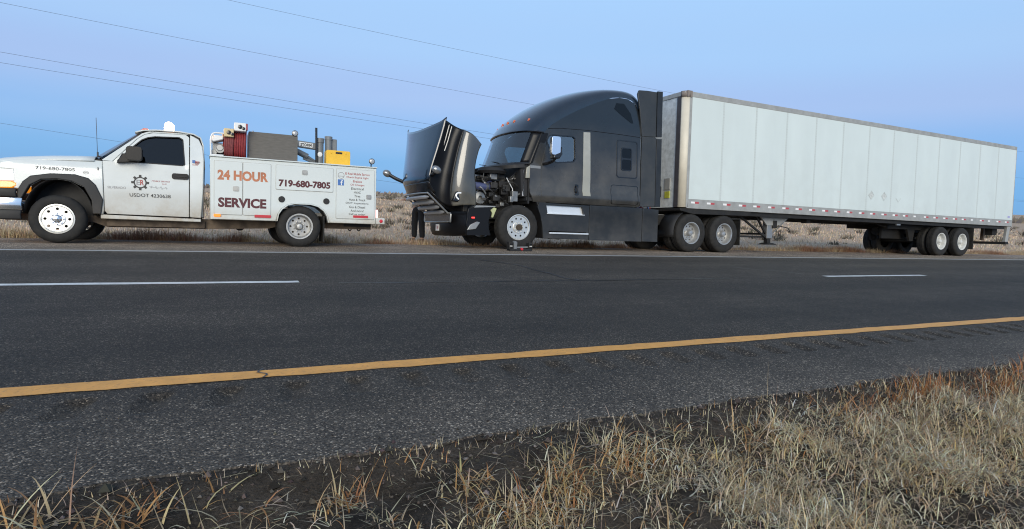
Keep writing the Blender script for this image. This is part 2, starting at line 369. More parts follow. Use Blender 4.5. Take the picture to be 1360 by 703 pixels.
def asphalt(name):
    m, n, L, b = node_mat(name)
    t = n.nodes.new('ShaderNodeTexCoord'); vec = t.outputs['Object']
    vo = n.nodes.new('ShaderNodeTexVoronoi'); vo.inputs['Scale'].default_value = 135; L.new(vec, vo.inputs['Vector'])
    sx = n.nodes.new('ShaderNodeSeparateColor'); L.new(vo.outputs['Color'], sx.inputs[0])
    sy = n.nodes.new('ShaderNodeSeparateXYZ'); L.new(vec, sy.inputs[0])
    rampy = n.nodes.new('ShaderNodeValToRGB'); L.new(mrange(n, sy.outputs['Y'], 2, 15, 0, 1), rampy.inputs[0])
    st = [(2.0, .085), (2.45, .070), (2.9, .046), (3.38, .036), (4.3, .023), (5.15, .035), (6.1, .023), (6.9, .034), (7.4, .041), (8.1, .030), (8.9, .044), (9.8, .032), (10.6, .048), (10.95, .15), (12.6, .19), (14.6, .20)]
    e = rampy.color_ramp.elements
    while len(e) < len(st): e.new(.5)
    for k, (yy, g) in zip(e, st):
        k.position = (yy-2)/13; w = max(0, min(1, (yy-10.6)/1.2)); k.color = (g*(1.20+.16*w), g*(1.0+.03*w), g*(.78-.04*w), 1)
    big = mrange(n, noise(n, vec, 1.3, 8, .65), .3, .7, .70, 1.28)
    stre = n.nodes.new('ShaderNodeMapping'); stre.inputs['Scale'].default_value = (.12, 2.2, 1); L.new(vec, stre.inputs[0])
    lon = mrange(n, noise(n, stre.outputs[0], 1.6, 6), .3, .7, .82, 1.18)
    stone = mrange(n, sx.outputs[0], 0, 1, .22, 1.35)
    bright = mrange(n, sx.outputs[1], .86, 1.0, 0, 4.2)
    fine = mrange(n, noise(n, vec, 150, 2), .3, .7, .75, 1.25)
    k = mmath(n, 'MULTIPLY', mmath(n, 'MULTIPLY', mmath(n, 'ADD', stone, bright), fine), mmath(n, 'MULTIPLY', big, lon))
    mu = n.nodes.new('ShaderNodeVectorMath'); mu.operation = 'SCALE'; L.new(rampy.outputs[0], mu.inputs[0]); L.new(k, mu.inputs['Scale'])
    L.new(mu.outputs[0], b.inputs['Base Color']); b.inputs['Roughness'].default_value = .82; b.inputs['Specular IOR Level'].default_value = .35
    bp = n.nodes.new('ShaderNodeBump'); bp.inputs['Strength'].default_value = .8; bp.inputs['Distance'].default_value = .006
    hgt = mmath(n, 'ADD', mmath(n, 'MULTIPLY', vo.outputs['Distance'], -1.0), mmath(n, 'MULTIPLY', noise(n, vec, 25, 3), .6))
    L.new(hgt, bp.inputs['Height']); L.new(bp.outputs[0], b.inputs['Normal'])
    return m
asphalt('asphalt')
def paint(name, colr, wear):
    m, n, L, b = node_mat(name); t = n.nodes.new('ShaderNodeTexCoord'); vec = t.outputs['Object']
    f = mrange(n, noise(n, vec, 38, 5, .7), .52, .70, 0, wear); big = mrange(n, noise(n, vec, 2.5, 4), .35, .7, .4, 1.0)
    c = mixc(n, mmath(n, 'MULTIPLY', f, big), colr, (.05, .048, .045))
    v = mrange(n, noise(n, vec, 9, 4), .3, .7, .88, 1.1); mu = n.nodes.new('ShaderNodeVectorMath'); mu.operation = 'SCALE'; L.new(c, mu.inputs[0]); L.new(v, mu.inputs['Scale'])
    L.new(mu.outputs[0], b.inputs['Base Color']); b.inputs['Roughness'].default_value = .6
    bp = n.nodes.new('ShaderNodeBump'); bp.inputs['Strength'].default_value = .35; bp.inputs['Distance'].default_value = .004; L.new(noise(n, vec, 70, 2), bp.inputs['Height']); L.new(bp.outputs[0], b.inputs['Normal'])
paint('paint_yellow', (.68, .32, .06), .55); paint('paint_white', (.62, .63, .62), .5); paint('paint_edge', (.42, .42, .42), .6)
def soil(name, ca, cb, sc=3.0):
    m, n, L, b = node_mat(name); t = n.nodes.new('ShaderNodeTexCoord'); vec = t.outputs['Object']
    c = mixc(n, mrange(n, noise(n, vec, sc, 8, .65), .35, .68, 0, 1), ca, cb)
    v = mrange(n, noise(n, vec, sc*22, 5, .7), .3, .7, .55, 1.4); mu = n.nodes.new('ShaderNodeVectorMath'); mu.operation = 'SCALE'; L.new(c, mu.inputs[0]); L.new(v, mu.inputs['Scale'])
    L.new(mu.outputs[0], b.inputs['Base Color']); b.inputs['Roughness'].default_value = .95; b.inputs['Specular IOR Level'].default_value = .15
    bp = n.nodes.new('ShaderNodeBump'); bp.inputs['Strength'].default_value = .9; bp.inputs['Distance'].default_value = .03; L.new(noise(n, vec, sc*14, 6, .7), bp.inputs['Height']); L.new(bp.outputs[0], b.inputs['Normal'])
soil('verge_soil', (.030, .025, .020), (.105, .087, .070), 5.0)
soil('prairie_soil', (.50, .37, .26), (.38, .28, .20), .35)

xs_far = np.unique(np.concatenate([np.arange(-600, -30, 30.), np.arange(-30, 60, .6), np.arange(60, 2600, 30.)]))
def mk_road():
    nearY = lambda x: 2.255+(vnoise(x, x*0, 1.3, 9)-.5)*.09+(vnoise(x, x*0, 5, 8)-.5)*.05+(vnoise(x, x*0, 14, 6)-.5)*.03
    farY = lambda x: 14.25+(vnoise(x, x*0, .6, 12)-.5)*.35
    xs = np.unique(np.concatenate([np.arange(-600, -12, 28.), np.arange(-12, 40, .06), np.arange(40, 2600, 40.)]))
    ys = np.array([0, 2.96, 3.30, 5, 7, 9, 11.4, 11.9, 12.6, 13.3, 1e3])
    Y = np.tile(ys[:, None], (1, len(xs))); Y[0] = nearY(xs); Y[-1] = farY(xs); X = np.tile(xs, (len(ys), 1))
    Z = shoulder_z(Y)+.02*ss((Y-11.4)/.5)*0
    v = np.stack([X, Y, Z], -1).reshape(-1, 3); i = np.arange(len(v)).reshape(X.shape)
    # a thin broken edge face so that the pavement has thickness
    lip = np.stack([xs, nearY(xs)-.06, np.full(len(xs), -.06)], -1); v = np.vstack([v, lip]); li = np.arange(len(xs))+X.size
    cut = [(r) for r in range(len(ys)-1)]
    F = []
    for r in cut:
        q = np.stack([i[r, :-1], i[r, 1:], i[r+1, 1:], i[r+1, :-1]], -1)
        if r == 1: q = q[(xs[:-1] < -5.05) | (xs[:-1] > 29.9)]
        F.append(q)
    F.append(np.stack([li[:-1], li[1:], i[0, 1:], i[0, :-1]], -1))
    o = arrays('road', v, np.vstack(F), 'asphalt', smooth=False); struct(o); return o, xs
road, rxs = mk_road()
def mk_rumble():
    x0 = rxs[rxs >= -5.05][0]; x1 = rxs[rxs > 29.9][0]
    xs = np.linspace(x0, x1, 2400); ys = np.linspace(2.96, 3.30, 14); X, Y = np.meshgrid(xs, ys)
    ph = ((X-.69-.05*(Y-3.13)/.3+.155) % .31)-.155
    ey = ss((Y-2.975)/.05)*ss((3.285-Y)/.05)
    Z = -.030*np.clip(1-(ph/.075)**2, 0, 1)*ey
    i = np.arange(X.size).reshape(X.shape); v = np.stack([X, Y, Z], -1).reshape(-1, 3)
    return arrays('rumble_strip', v, np.stack([i[:-1, :-1], i[:-1, 1:], i[1:, 1:], i[1:, :-1]], -1).reshape(-1, 4), 'asphalt', road)
mk_rumble()
def stripe(name, x0, x1, yc, w, m, z=.004, step=.15, wob=.008):
    xs = np.unique(np.concatenate([np.arange(max(x0, -12), min(x1, 45), step), [x0, x1]]))
    bm = new(); rows = []
    for s in (-1, 1):
        rows.append([(x, yc+s*w/2+(rng.random()-.5)*wob*2+.004*math.sin(x*.45+1), z) for x in xs])
    grid(bm, rows); return obj(name, bm, m, road, smooth=0)
stripe('yellow_edge_line', -600, 2500, 3.45, .145, 'paint_yellow', wob=.010)
stripe('white_edge_line', -600, 2500, 10.74, .15, 'paint_edge')
for k in range(-6, 60):
    xa = .888+11.92*k; stripe('lane_dash', xa-2.98, xa, 7.11, .135, 'paint_white', wob=.008)
def ribbon(name, pts, w, m, z=.004, jit=.006):
    P = curve_pts([(x, y, z) for x, y in pts], 10); bm = new(); L_, R_ = [], []
    for i, p in enumerate(P):
        d = (P[min(i+1, len(P)-1)]-P[max(i-1, 0)]).normalized(); nrm = Vector((-d.y, d.x, 0)); q = p+nrm*(rng.random()-.5)*jit*3
        ww = w*(.55+.8*rng.random()); L_.append(q+nrm*ww/2); R_.append(q-nrm*ww/2)
    grid(bm, [L_, R_]); return obj(name, bm, m, road, smooth=0)
ribbon('tar_seam', [(4.22, 9.7), (4.34, 9.4), (4.55, 8.8), (4.50, 8.2), (4.52, 7.7), (4.46, 7.2), (4.55, 7.0)], .055, 'tar')
ribbon('tar_seam', [(9.1, 8.6), (9.3, 8.1), (9.6, 7.9), (9.65, 7.4)], .018, 'tar')
ribbon('tar_seam', [(1.3, 6.96), (2.0, 6.93), (2.7, 6.95)], .022, 'tar', z=.006)
ribbon('tar_seam', [(3.0, 6.93), (4.0, 6.95), (4.9, 6.92), (5.6, 6.96), (6.4, 6.97), (7.4, 6.99)], .03, 'tar', z=.006)
ribbon('tar_seam', [(.25, 3.37), (.27, 3.43), (.23, 3.48), (.26, 3.54)], .012, 'tar', z=.008, jit=.002)
verge = struct(gridmesh('verge', np.unique(np.concatenate([np.arange(-600, -6, 40.), np.arange(-6, 12, .05), np.arange(12, 30, .5), np.arange(30, 2600, 40.)])),
                        np.unique(np.concatenate([np.arange(-400, -6, 20.), np.arange(-6, 0, .4), np.arange(0, 2.3, .04), [2.31]])), verge_z, 'verge_soil'))
xs_p = np.unique(np.concatenate([-np.geomspace(12, 2200, 70), np.arange(-12, 60, .5), np.geomspace(60, 4200, 110)]))
ys_p = np.unique(np.concatenate([np.arange(13.9, 30, .35), np.geomspace(30, 2600, 130)]))
prairie = struct(gridmesh('prairie', xs_p, ys_p, lambda X, Y: prairie_z(X, Y)-.03*(1-ss((Y-14.0)/.5)), 'prairie_soil'))

# ---- blades of dry grass
def grass_mat(name, trans=.25):
    m, n, L, b = node_mat(name)
    at = n.nodes.new('ShaderNodeAttribute'); at.attribute_name = 'tone'
    L.new(at.outputs['Color'], b.inputs['Base Color']); b.inputs['Roughness'].default_value = .75; b.inputs['Specular IOR Level'].default_value = .2
    tl = n.nodes.new('ShaderNodeBsdfTranslucent'); L.new(at.outputs['Color'], tl.inputs[0])
    mx = n.nodes.new('ShaderNodeMixShader'); mx.inputs[0].default_value = trans
    L.new(b.outputs[0], mx.inputs[1]); L.new(tl.outputs[0], mx.inputs[2]); L.new(mx.outputs[0], n.nodes['Material Output'].inputs[0])
grass_mat('dry_grass')
def blades(P, H, Wd, yaw, lean, curl, C, K=4):
    """curved tapering strips; P Nx3 base, H length, Wd width, yaw heading, lean start angle from vertical, curl extra bend"""
    N = len(P); t = np.linspace(0, 1, K+1)
    ang = lean[:, None]+curl[:, None]*t[None, :]
    seg = H[:, None]/K
    dx = np.sin(ang)*seg; dz = np.cos(ang)*seg
    hx = np.concatenate([np.zeros((N, 1)), np.cumsum((dx[:, :-1]+dx[:, 1:])/2, 1)], 1); hz = np.concatenate([np.zeros((N, 1)), np.cumsum((dz[:, :-1]+dz[:, 1:])/2, 1)], 1)
    cx, sx = np.cos(yaw)[:, None], np.sin(yaw)[:, None]
    tw = NR.normal(0, .5, (N, 1))*t[None, :]
    w = Wd[:, None]*(1-t[None, :]**1.7*.92)/2
    bx = P[:, 0:1]+hx*cx; by = P[:, 1:2]+hx*sx; bz = P[:, 2:3]+hz
    sxn = -np.sin(yaw[:, None]+tw); cxn = np.cos(yaw[:, None]+tw)
    A = np.stack([bx+sxn*w, by+cxn*w, bz], -1); B = np.stack([bx-sxn*w, by-cxn*w, bz], -1)
    v = np.stack([A, B], 2).reshape(-1, 3); i = np.arange(N)[:, None]*(2*(K+1))+2*np.arange(K)[None, :]
    f = np.stack([i, i+1, i+3, i+2], -1).reshape(-1, 4)
    c = np.repeat(C, 2*(K+1), axis=0); c = np.concatenate([c, np.ones((len(c), 1))], 1)
    return v, f, c
def add_grass(name, sets, kind='stuff'):
    V, F, Cc = [], [], []; o = 0
    for v, f, c in sets: V.append(v); F.append(f+o); Cc.append(c); o += len(v)
    ob = arrays(name, np.vstack(V), np.vstack(F), 'dry_grass', colors=np.vstack(Cc)); ob['kind'] = kind; return ob
def tone(n, cols, wts, jit=.18):
    cols = np.array(cols); k = NR.choice(len(cols), n, p=np.array(wts)/sum(wts)); return np.clip(cols[k]*(1+NR.normal(0, jit, (n, 1)))*(1+NR.normal(0, .05, (n, 3))), .01, .9)
STRAW = [(.66, .57, .41), (.78, .69, .53), (.50, .41, .28), (.60, .46, .27), (.31, .25, .18), (.42, .23, .10)]
def on_verge(x, y): return np.stack([x, y, verge_z(x, y)-.012], 1)
def fg_grass():
    sets = []
    # tussocks: dense on the right, thin on the left
    NT = 6000; cx = NR.uniform(-3.2, 9, NT); cy = 2.24-NR.power(1.1, NT)*2.0
    dens = ss((cx-.45)/.65)*.95+.035; edge = 2.25-cy
    soilband = (.62-.42*ss((cx-1.5)/2.2))*(1+.4*(vnoise(cx, cx*0, 2, 21)-.5))
    near = ss((edge-soilband*.25)/.25)
    bare = ss((vnoise(cx, cy, 2.4, 31)-.60)/.16)*.88
    keep = NR.random(NT) < (dens*near*(1-bare)+.02)
    cx, cy = cx[keep], cy[keep]; n = len(cx)
    per = NR.integers(24, 62, n); idx = np.repeat(np.arange(n), per); N = len(idx)
    rad = NR.uniform(.05, .15, n)[idx]; th = NR.uniform(0, 2*np.pi, N); rr = np.sqrt(NR.random(N))*rad
    x = cx[idx]+rr*np.cos(th); y = np.minimum(cy[idx]+rr*np.sin(th), 2.26)
    sz = NR.choice([.7, .9, 1.1, 1.5], n, p=[.3, .35, .25, .1])[idx]
    H = sz*NR.uniform(.055, .15, N); yaw = th+NR.normal(0, 1.5, N)
    lean = NR.uniform(-.15, .6, N); curl = NR.uniform(1.2, 5.2, N)
    base = np.array([(1.0, .97, .90), (1.12, 1.1, 1.05), (.86, .80, .70), (.95, .82, .62), (.72, .68, .62)])[NR.integers(0, 5, n)][idx]
    C = np.clip(tone(N, STRAW, [4, 4, 2, 1.2, 1.2, .3])*base, .02, .75)
    # rusty stems near the pavement edge on the right
    rust = (NR.random(N) < .6*ss((x-2.6)/1.5)*ss((y-1.93)/.18)); C[rust] = tone(int(rust.sum()), [(.36, .15, .055), (.42, .22, .09), (.28, .11, .05)], [3, 2, 1])
    H[rust] *= 1.15; curl[rust] *= .4; lean[rust] *= .6
    sets.append(blades(on_verge(x, y), H, NR.uniform(.0025, .0065, N), yaw, lean, curl, C, 7))
    M_ = 5000; kk = NR.integers(0, len(x), M_); sets.append(blades(on_verge(x[kk], y[kk]), NR.uniform(.10, .24, M_), NR.uniform(.0015, .003, M_), NR.uniform(0, 6.28, M_), NR.uniform(0, .6, M_), NR.uniform(-.3, 1.2, M_), tone(M_, STRAW, [3, 3, 2, 2, 1, 1]), 5))
    # matted, lying litter
    N = 42000; x = NR.uniform(-3, 9, N); y = 2.22-NR.random(N)**1.1*2.3
    k = NR.random(N) < (.28+.72*ss((x-.5)/1.4))*ss((2.25-y-.02)/.25); x, y = x[k], y[k]; N = len(x)
    p = on_verge(x, y); p[:, 2] += NR.uniform(.012, .05, N)
    sets.append(blades(p, NR.uniform(.03, .15, N), NR.uniform(.002, .005, N), NR.uniform(0, 6.28, N), NR.uniform(1.0, 1.75, N), NR.normal(0, .8, N), tone(N, STRAW, [2, 1, 3, 1, 3, .3])*.6, 4))
    # short stubble at the pavement edge
    N = 2600; x = NR.uniform(-3, 11, N); y = 2.25-np.abs(NR.normal(0, .07, N))-.005
    sets.append(blades(on_verge(x, y), NR.uniform(.012, .06, N), NR.uniform(.0025, .005, N), NR.uniform(0, 6.28, N), NR.uniform(0, .9, N), NR.normal(0, .9, N), tone(N, STRAW, [3, 2, 3, 2, 1, 2]), 3))
    # taller rusty clump at the left
    for (bx, by, nb, hh, spread) in ((-.36, 1.97, 60, .26, .08), (-.50, 2.07, 30, .20, .07), (-.22, 2.06, 34, .18, .06), (-.95, 1.9, 60, .26, .2), (.0, 2.06, 14, .17, .06), (.13, 2.06, 5, .19, .02), (.20, 2.04, 5, .16, .03), (.42, 2.04, 70, .11, .05), (.47, 2.07, 14, .17, .03), (.85, 1.95, 90, .12, .06), (1.25, 1.9, 160, .17, .07), (1.55, 1.95, 120, .15, .07), (1.05, 1.8, 120, .14, .07), (.70, 2.14, 14, .10, .04), (2.35, 2.02, 70, .17, .07), (3.1, 2.0, 70, .16, .09), (1.66, 2.1, 18, .14, .03), (1.95, 2.1, 14, .12, .02)):
        x = bx+NR.normal(0, spread, nb); y = np.minimum(by+NR.normal(0, spread*.7, nb), 2.2)
        sets.append(blades(on_verge(x, y), hh*NR.uniform(.5, 1.15, nb), NR.uniform(.004, .009, nb), NR.uniform(0, 6.28, nb), NR.uniform(.15, 1.05, nb), NR.uniform(.2, 2.2, nb), tone(nb, [(.42, .23, .10), (.46, .36, .20), (.34, .16, .07), (.52, .45, .32)], [3, 3, 1, 2]), 5))
    return add_grass('dry_roadside_grass', sets)
fg_grass()
def gravel():
    N = 16000; x = NR.uniform(-2.5, 8, N); t = NR.random(N)**1.6*1.5-np.where(NR.random(N) < .25, NR.exponential(.07, N), 0); y = 2.27-t; s_ = NR.lognormal(-5.35, .55, N)
    k = NR.random(N) < np.where(t < .5, 1.0, .35); x, y, s_ = x[k], y[k], s_[k]; N = len(x); s_ = np.where(y > 2.25, s_*.6, s_); z = np.where(y > 2.22, np.maximum(0, verge_z(x, y)), verge_z(x, y))
    o6 = np.array([(1, 0, 0), (0, 1, 0), (-1, 0, 0), (0, -1, 0), (0, 0, .75), (0, 0, -.6)], float)
    v = o6[None]*s_[:, None, None]*(1+NR.normal(0, .25, (N, 6, 1))); a_ = NR.uniform(0, 6.28, N); c_, n_ = np.cos(a_)[:, None], np.sin(a_)[:, None]
    vx = v[..., 0]*c_-v[..., 1]*n_; vy = v[..., 0]*n_+v[..., 1]*c_
    V = np.stack([vx+x[:, None], vy+y[:, None], v[..., 2]+z[:, None]+.2*s_[:, None]], -1).reshape(-1, 3)
    tr = np.array([(0, 1, 4), (1, 2, 4), (2, 3, 4), (3, 0, 4), (1, 0, 5), (2, 1, 5), (3, 2, 5), (0, 3, 5)]); F = (np.arange(N)[:, None, None]*6+tr[None]).reshape(-1, 3)
    C = np.repeat(tone(N, [(.06, .05, .042), (.12, .10, .085), (.20, .18, .16), (.035, .03, .026)], [4, 3, 1, 3]), 6, axis=0)
    stuff(arrays('verge_gravel', V, F, 'dry_grass', colors=np.concatenate([C, np.ones((len(C), 1))], 1), smooth=False))
gravel()
def far_grass():
    sets = []
    # fringe of tufts where the far shoulder meets the prairie
    N = 60000; x = NR.uniform(-9, 45, N); cl = vnoise(x, x*0, 1.7, 41); y = 14.12+np.abs(NR.normal(0, .42, N))+.25*(vnoise(x, x*0, .6, 12)-.5)
    k = NR.random(N) < (.25+.9*cl); x, y, cl = x[k], y[k], cl[k]; N = len(x); z = prairie_z(x, y)-.02
    redder = ss((vnoise(x, y, .8, 43)-.3)/.3)[:, None]
    C = tone(N, [(.50, .38, .24), (.56, .45, .30), (.38, .25, .15)], [3, 2, 2])*(1-redder)+tone(N, [(.30, .16, .10), (.24, .14, .10), (.36, .23, .14)], [2, 1, 2])*redder
    sets.append(blades(np.stack([x, y, z], 1), (.06+.24*cl)*NR.uniform(.5, 1.2, N), NR.uniform(.006, .014, N), NR.uniform(0, 6.28, N), NR.uniform(0, .5, N), NR.uniform(0, 1.2, N), C, 3))
    # open prairie tufts thinning with distance
    N = 90000; u = NR.random(N); d = 15+140*u**1.7; ph = NR.uniform(-.55, 1.32, N); x = d*np.sin(ph); y = d*np.cos(ph); k = y > 14.7; x, y, d = x[k], y[k], d[k]; N = len(x)
    C = tone(N, [(.60, .46, .32), (.68, .53, .38), (.48, .36, .25), (.40, .29, .20)], [3, 3, 2, 1])
    sc = np.maximum(1, d/22)
    sets.append(blades(np.stack([x, y, prairie_z(x, y)-.02], 1), NR.uniform(.06, .20, N)*np.sqrt(sc), NR.uniform(.01, .03, N)*sc, NR.uniform(0, 6.28, N), NR.uniform(0, .6, N), NR.uniform(0, 1.3, N), C, 2))
    return add_grass('prairie_grass', sets)
far_grass()
def scrub():
    sets = []; n = 900; u = NR.random(n); d = 21+420*u**1.8; ph = NR.uniform(-.5, 1.32, n); x = d*np.sin(ph); y = d*np.cos(ph); k = y > 18; x, y, d = x[k], y[k], d[k]
    x = np.concatenate([x, [26.5, 26.9, 27.4, 26.2, 27.9]]); y = np.concatenate([y, [23.0, 23.3, 22.8, 23.4, 23.1]]); d = np.hypot(x, y)
    s = NR.uniform(.18, .55, len(x))*np.clip(d/45, .7, 2.4); s[-5:] = .42; n = len(x); per = 46; idx = np.repeat(np.arange(n), per); N = len(idx)
    th = NR.uniform(0, 6.28, N); rr = np.sqrt(NR.random(N))*.7*s[idx]; px = x[idx]+rr*np.cos(th); py = y[idx]+rr*np.sin(th)
    C = tone(N, [(.13, .11, .085), (.17, .145, .11), (.14, .135, .095), (.24, .19, .135)], [3, 2, 2, 2])
    sets.append(blades(np.stack([px, py, prairie_z(px, py)-.03+NR.random(N)*.25*s[idx]], 1), s[idx]*NR.uniform(.35, .95, N), s[idx]*NR.uniform(.05, .13, N), th, NR.uniform(.0, .9, N), NR.uniform(0, .9, N), C, 2))
    # dark far belt of brush below the skyline
    n = 2600; ph = NR.uniform(-.45, 1.3, n); d = NR.uniform(330, 430, n)+60*np.sin(ph*5); x = d*np.sin(ph); y = d*np.cos(ph)
    sets.append(blades(np.stack([x, y, prairie_z(x, y)-.2], 1), NR.uniform(1.2, 3.4, n), NR.uniform(1.5, 4.0, n), NR.uniform(0, 6.28, n), NR.uniform(0, .5, n), NR.uniform(0, .5, n), tone(n, [(.24, .20, .17), (.30, .25, .20), (.20, .175, .15)], [2, 2, 1]), 2))
    return add_grass('sagebrush', sets)
scrub()

# ------------------------------------------------------------------ wheels
LEAN = R(-3.0)
def tyre_mesh(Rr, w, rr, lug=.006, n=96):
    bm = new(); g = .011
    prof = [(rr-.012, .028), (rr+.004, .006), (rr+.03, -.004), (Rr-.085, -.010), (Rr-.04, .002), (Rr-.013, .020), (Rr, .042)]
    sh = {5, 6}
    for c in (.28, .5, .72):
        prof += [(Rr, w*c-.009), (Rr-g, w*c-.006), (Rr-g, w*c+.006), (Rr, w*c+.009)]
    k0 = len(prof)
    prof += [(Rr, w-.042), (Rr-.013, w-.020), (Rr-.04, w-.002), (Rr-.085, w+.010), (rr+.03, w+.004), (rr-.012, w-.028)]
    sh |= {k0, k0+1}
    lathe(bm, prof, n=n, mod=lambda k, i: (-lug if (k in sh and i % 4 in (2, 3)) else 0))
    return bm
def ring_holes(nh, rad, r, r2=None, off=0.0): return [circ(rad*math.cos(2*math.pi*(i+off)/nh), rad*math.sin(2*math.pi*(i+off)/nh), r, 10, r2) for i in range(nh)]
def wheel(parent, loc, Rr, w, rr, style, m, dual=False, flip=False):
    """wheel > tyre, hub; axis along y, outer face towards -y"""
    bm = new()
    if style == 'convex':          # disc flush with the tyre's outer side
        plate(bm, circ(0, 0, rr-.028, 40), ring_holes(10 if rr > .26 else 8, rr*.70,   .022 if rr > .26 else .023)+[circ(0, 0, rr*.24, 20)], .018, .034)
        lathe(bm, [(rr-.030, .040), (rr-.026, .010), (rr-.012, -.004), (rr+.006, -.002), (rr+.004, .012), (rr-.01, .03), (rr-.02, .12), (rr-.02, w-.03)], n=48)
        hubm = new(); hr = rr*.46
        plate(hubm, circ(0, 0, hr, 32), ring_holes(10 if rr > .26 else 8, hr*.78, .014, off=.5) if rr > .26 else [], -.004, .02)
        if rr > .26: lathe(hubm, [(.001, -.055), (hr*.42, -.050), (hr*.5, -.02), (hr*.52, .0)], n=20); hubmat = 'alu'
        else:
            lathe(hubm, [(.001, -.075), (hr*.36, -.068), (hr*.48, -.03), (hr*.62, -.006), (hr*.64, .0)], n=24); hubmat = 'chrome'
            for i in range(8):
                t = 2*math.pi*i/8; lathe(hubm, [(.001, -.034), (.011, -.032), (.014, -.004)], (hr*.80*math.cos(t), 0, hr*.80*math.sin(t)), n=8)
    else:                          # deep dish
        d = .13
        plate(bm, circ(0, 0, rr-.04, 40), ring_holes(10 if rr > .26 else 8, rr*.64, .020)+[circ(0, 0, rr*.2, 16)], d, d+.014)
        lathe(bm, [(rr-.045, d), (rr-.035, .05), (rr-.030, .014), (rr-.020, -.002), (rr+.006, -.003), (rr+.003, .014), (rr-.008, .04), (rr-.015, w-.03)], n=48)
        hubm = new(); lathe(hubm, [(.001, d-.12), (rr*.20, d-.115), (rr*.25, d-.095), (rr*.27, d-.02), (rr*.33, d-.004)], n=24); hubmat = m
        for i in range(8):
            t = 2*math.pi*(i+.5)/8; lathe(hubm, [(.001, d-.035), (.012, d-.033), (.014, d)], (rr*.42*math.cos(t), 0, rr*.42*math.sin(t)), n=8)
    o = obj('wheel', bm, m, parent, raw=True); o.location = (loc[0]-ORG[0], loc[1]-ORG[1], loc[2]-ORG[2])
    if flip: o.rotation_euler = (0, 0, math.pi)
    obj('tyre', tyre_mesh(Rr, w, rr), 'rubber', o, raw=True, smooth=50)
    if dual: t2 = obj('tyre', tyre_mesh(Rr, w, rr), 'rubber', o, raw=True, smooth=50); t2.location = (0, w+.055, 0)
    h = obj('hub', hubm, hubmat, o, raw=True)
    bm = new(); cyl(bm, (0, 0, 0), rr*.72, .16, .26, n=28)
    if rr > .26 and style == 'convex': cyl(bm, (0, 0, 0), .072, -.056, .02, n=18)
    obj('brake_drum', bm, 'hub_rust', o, raw=True)
    return o

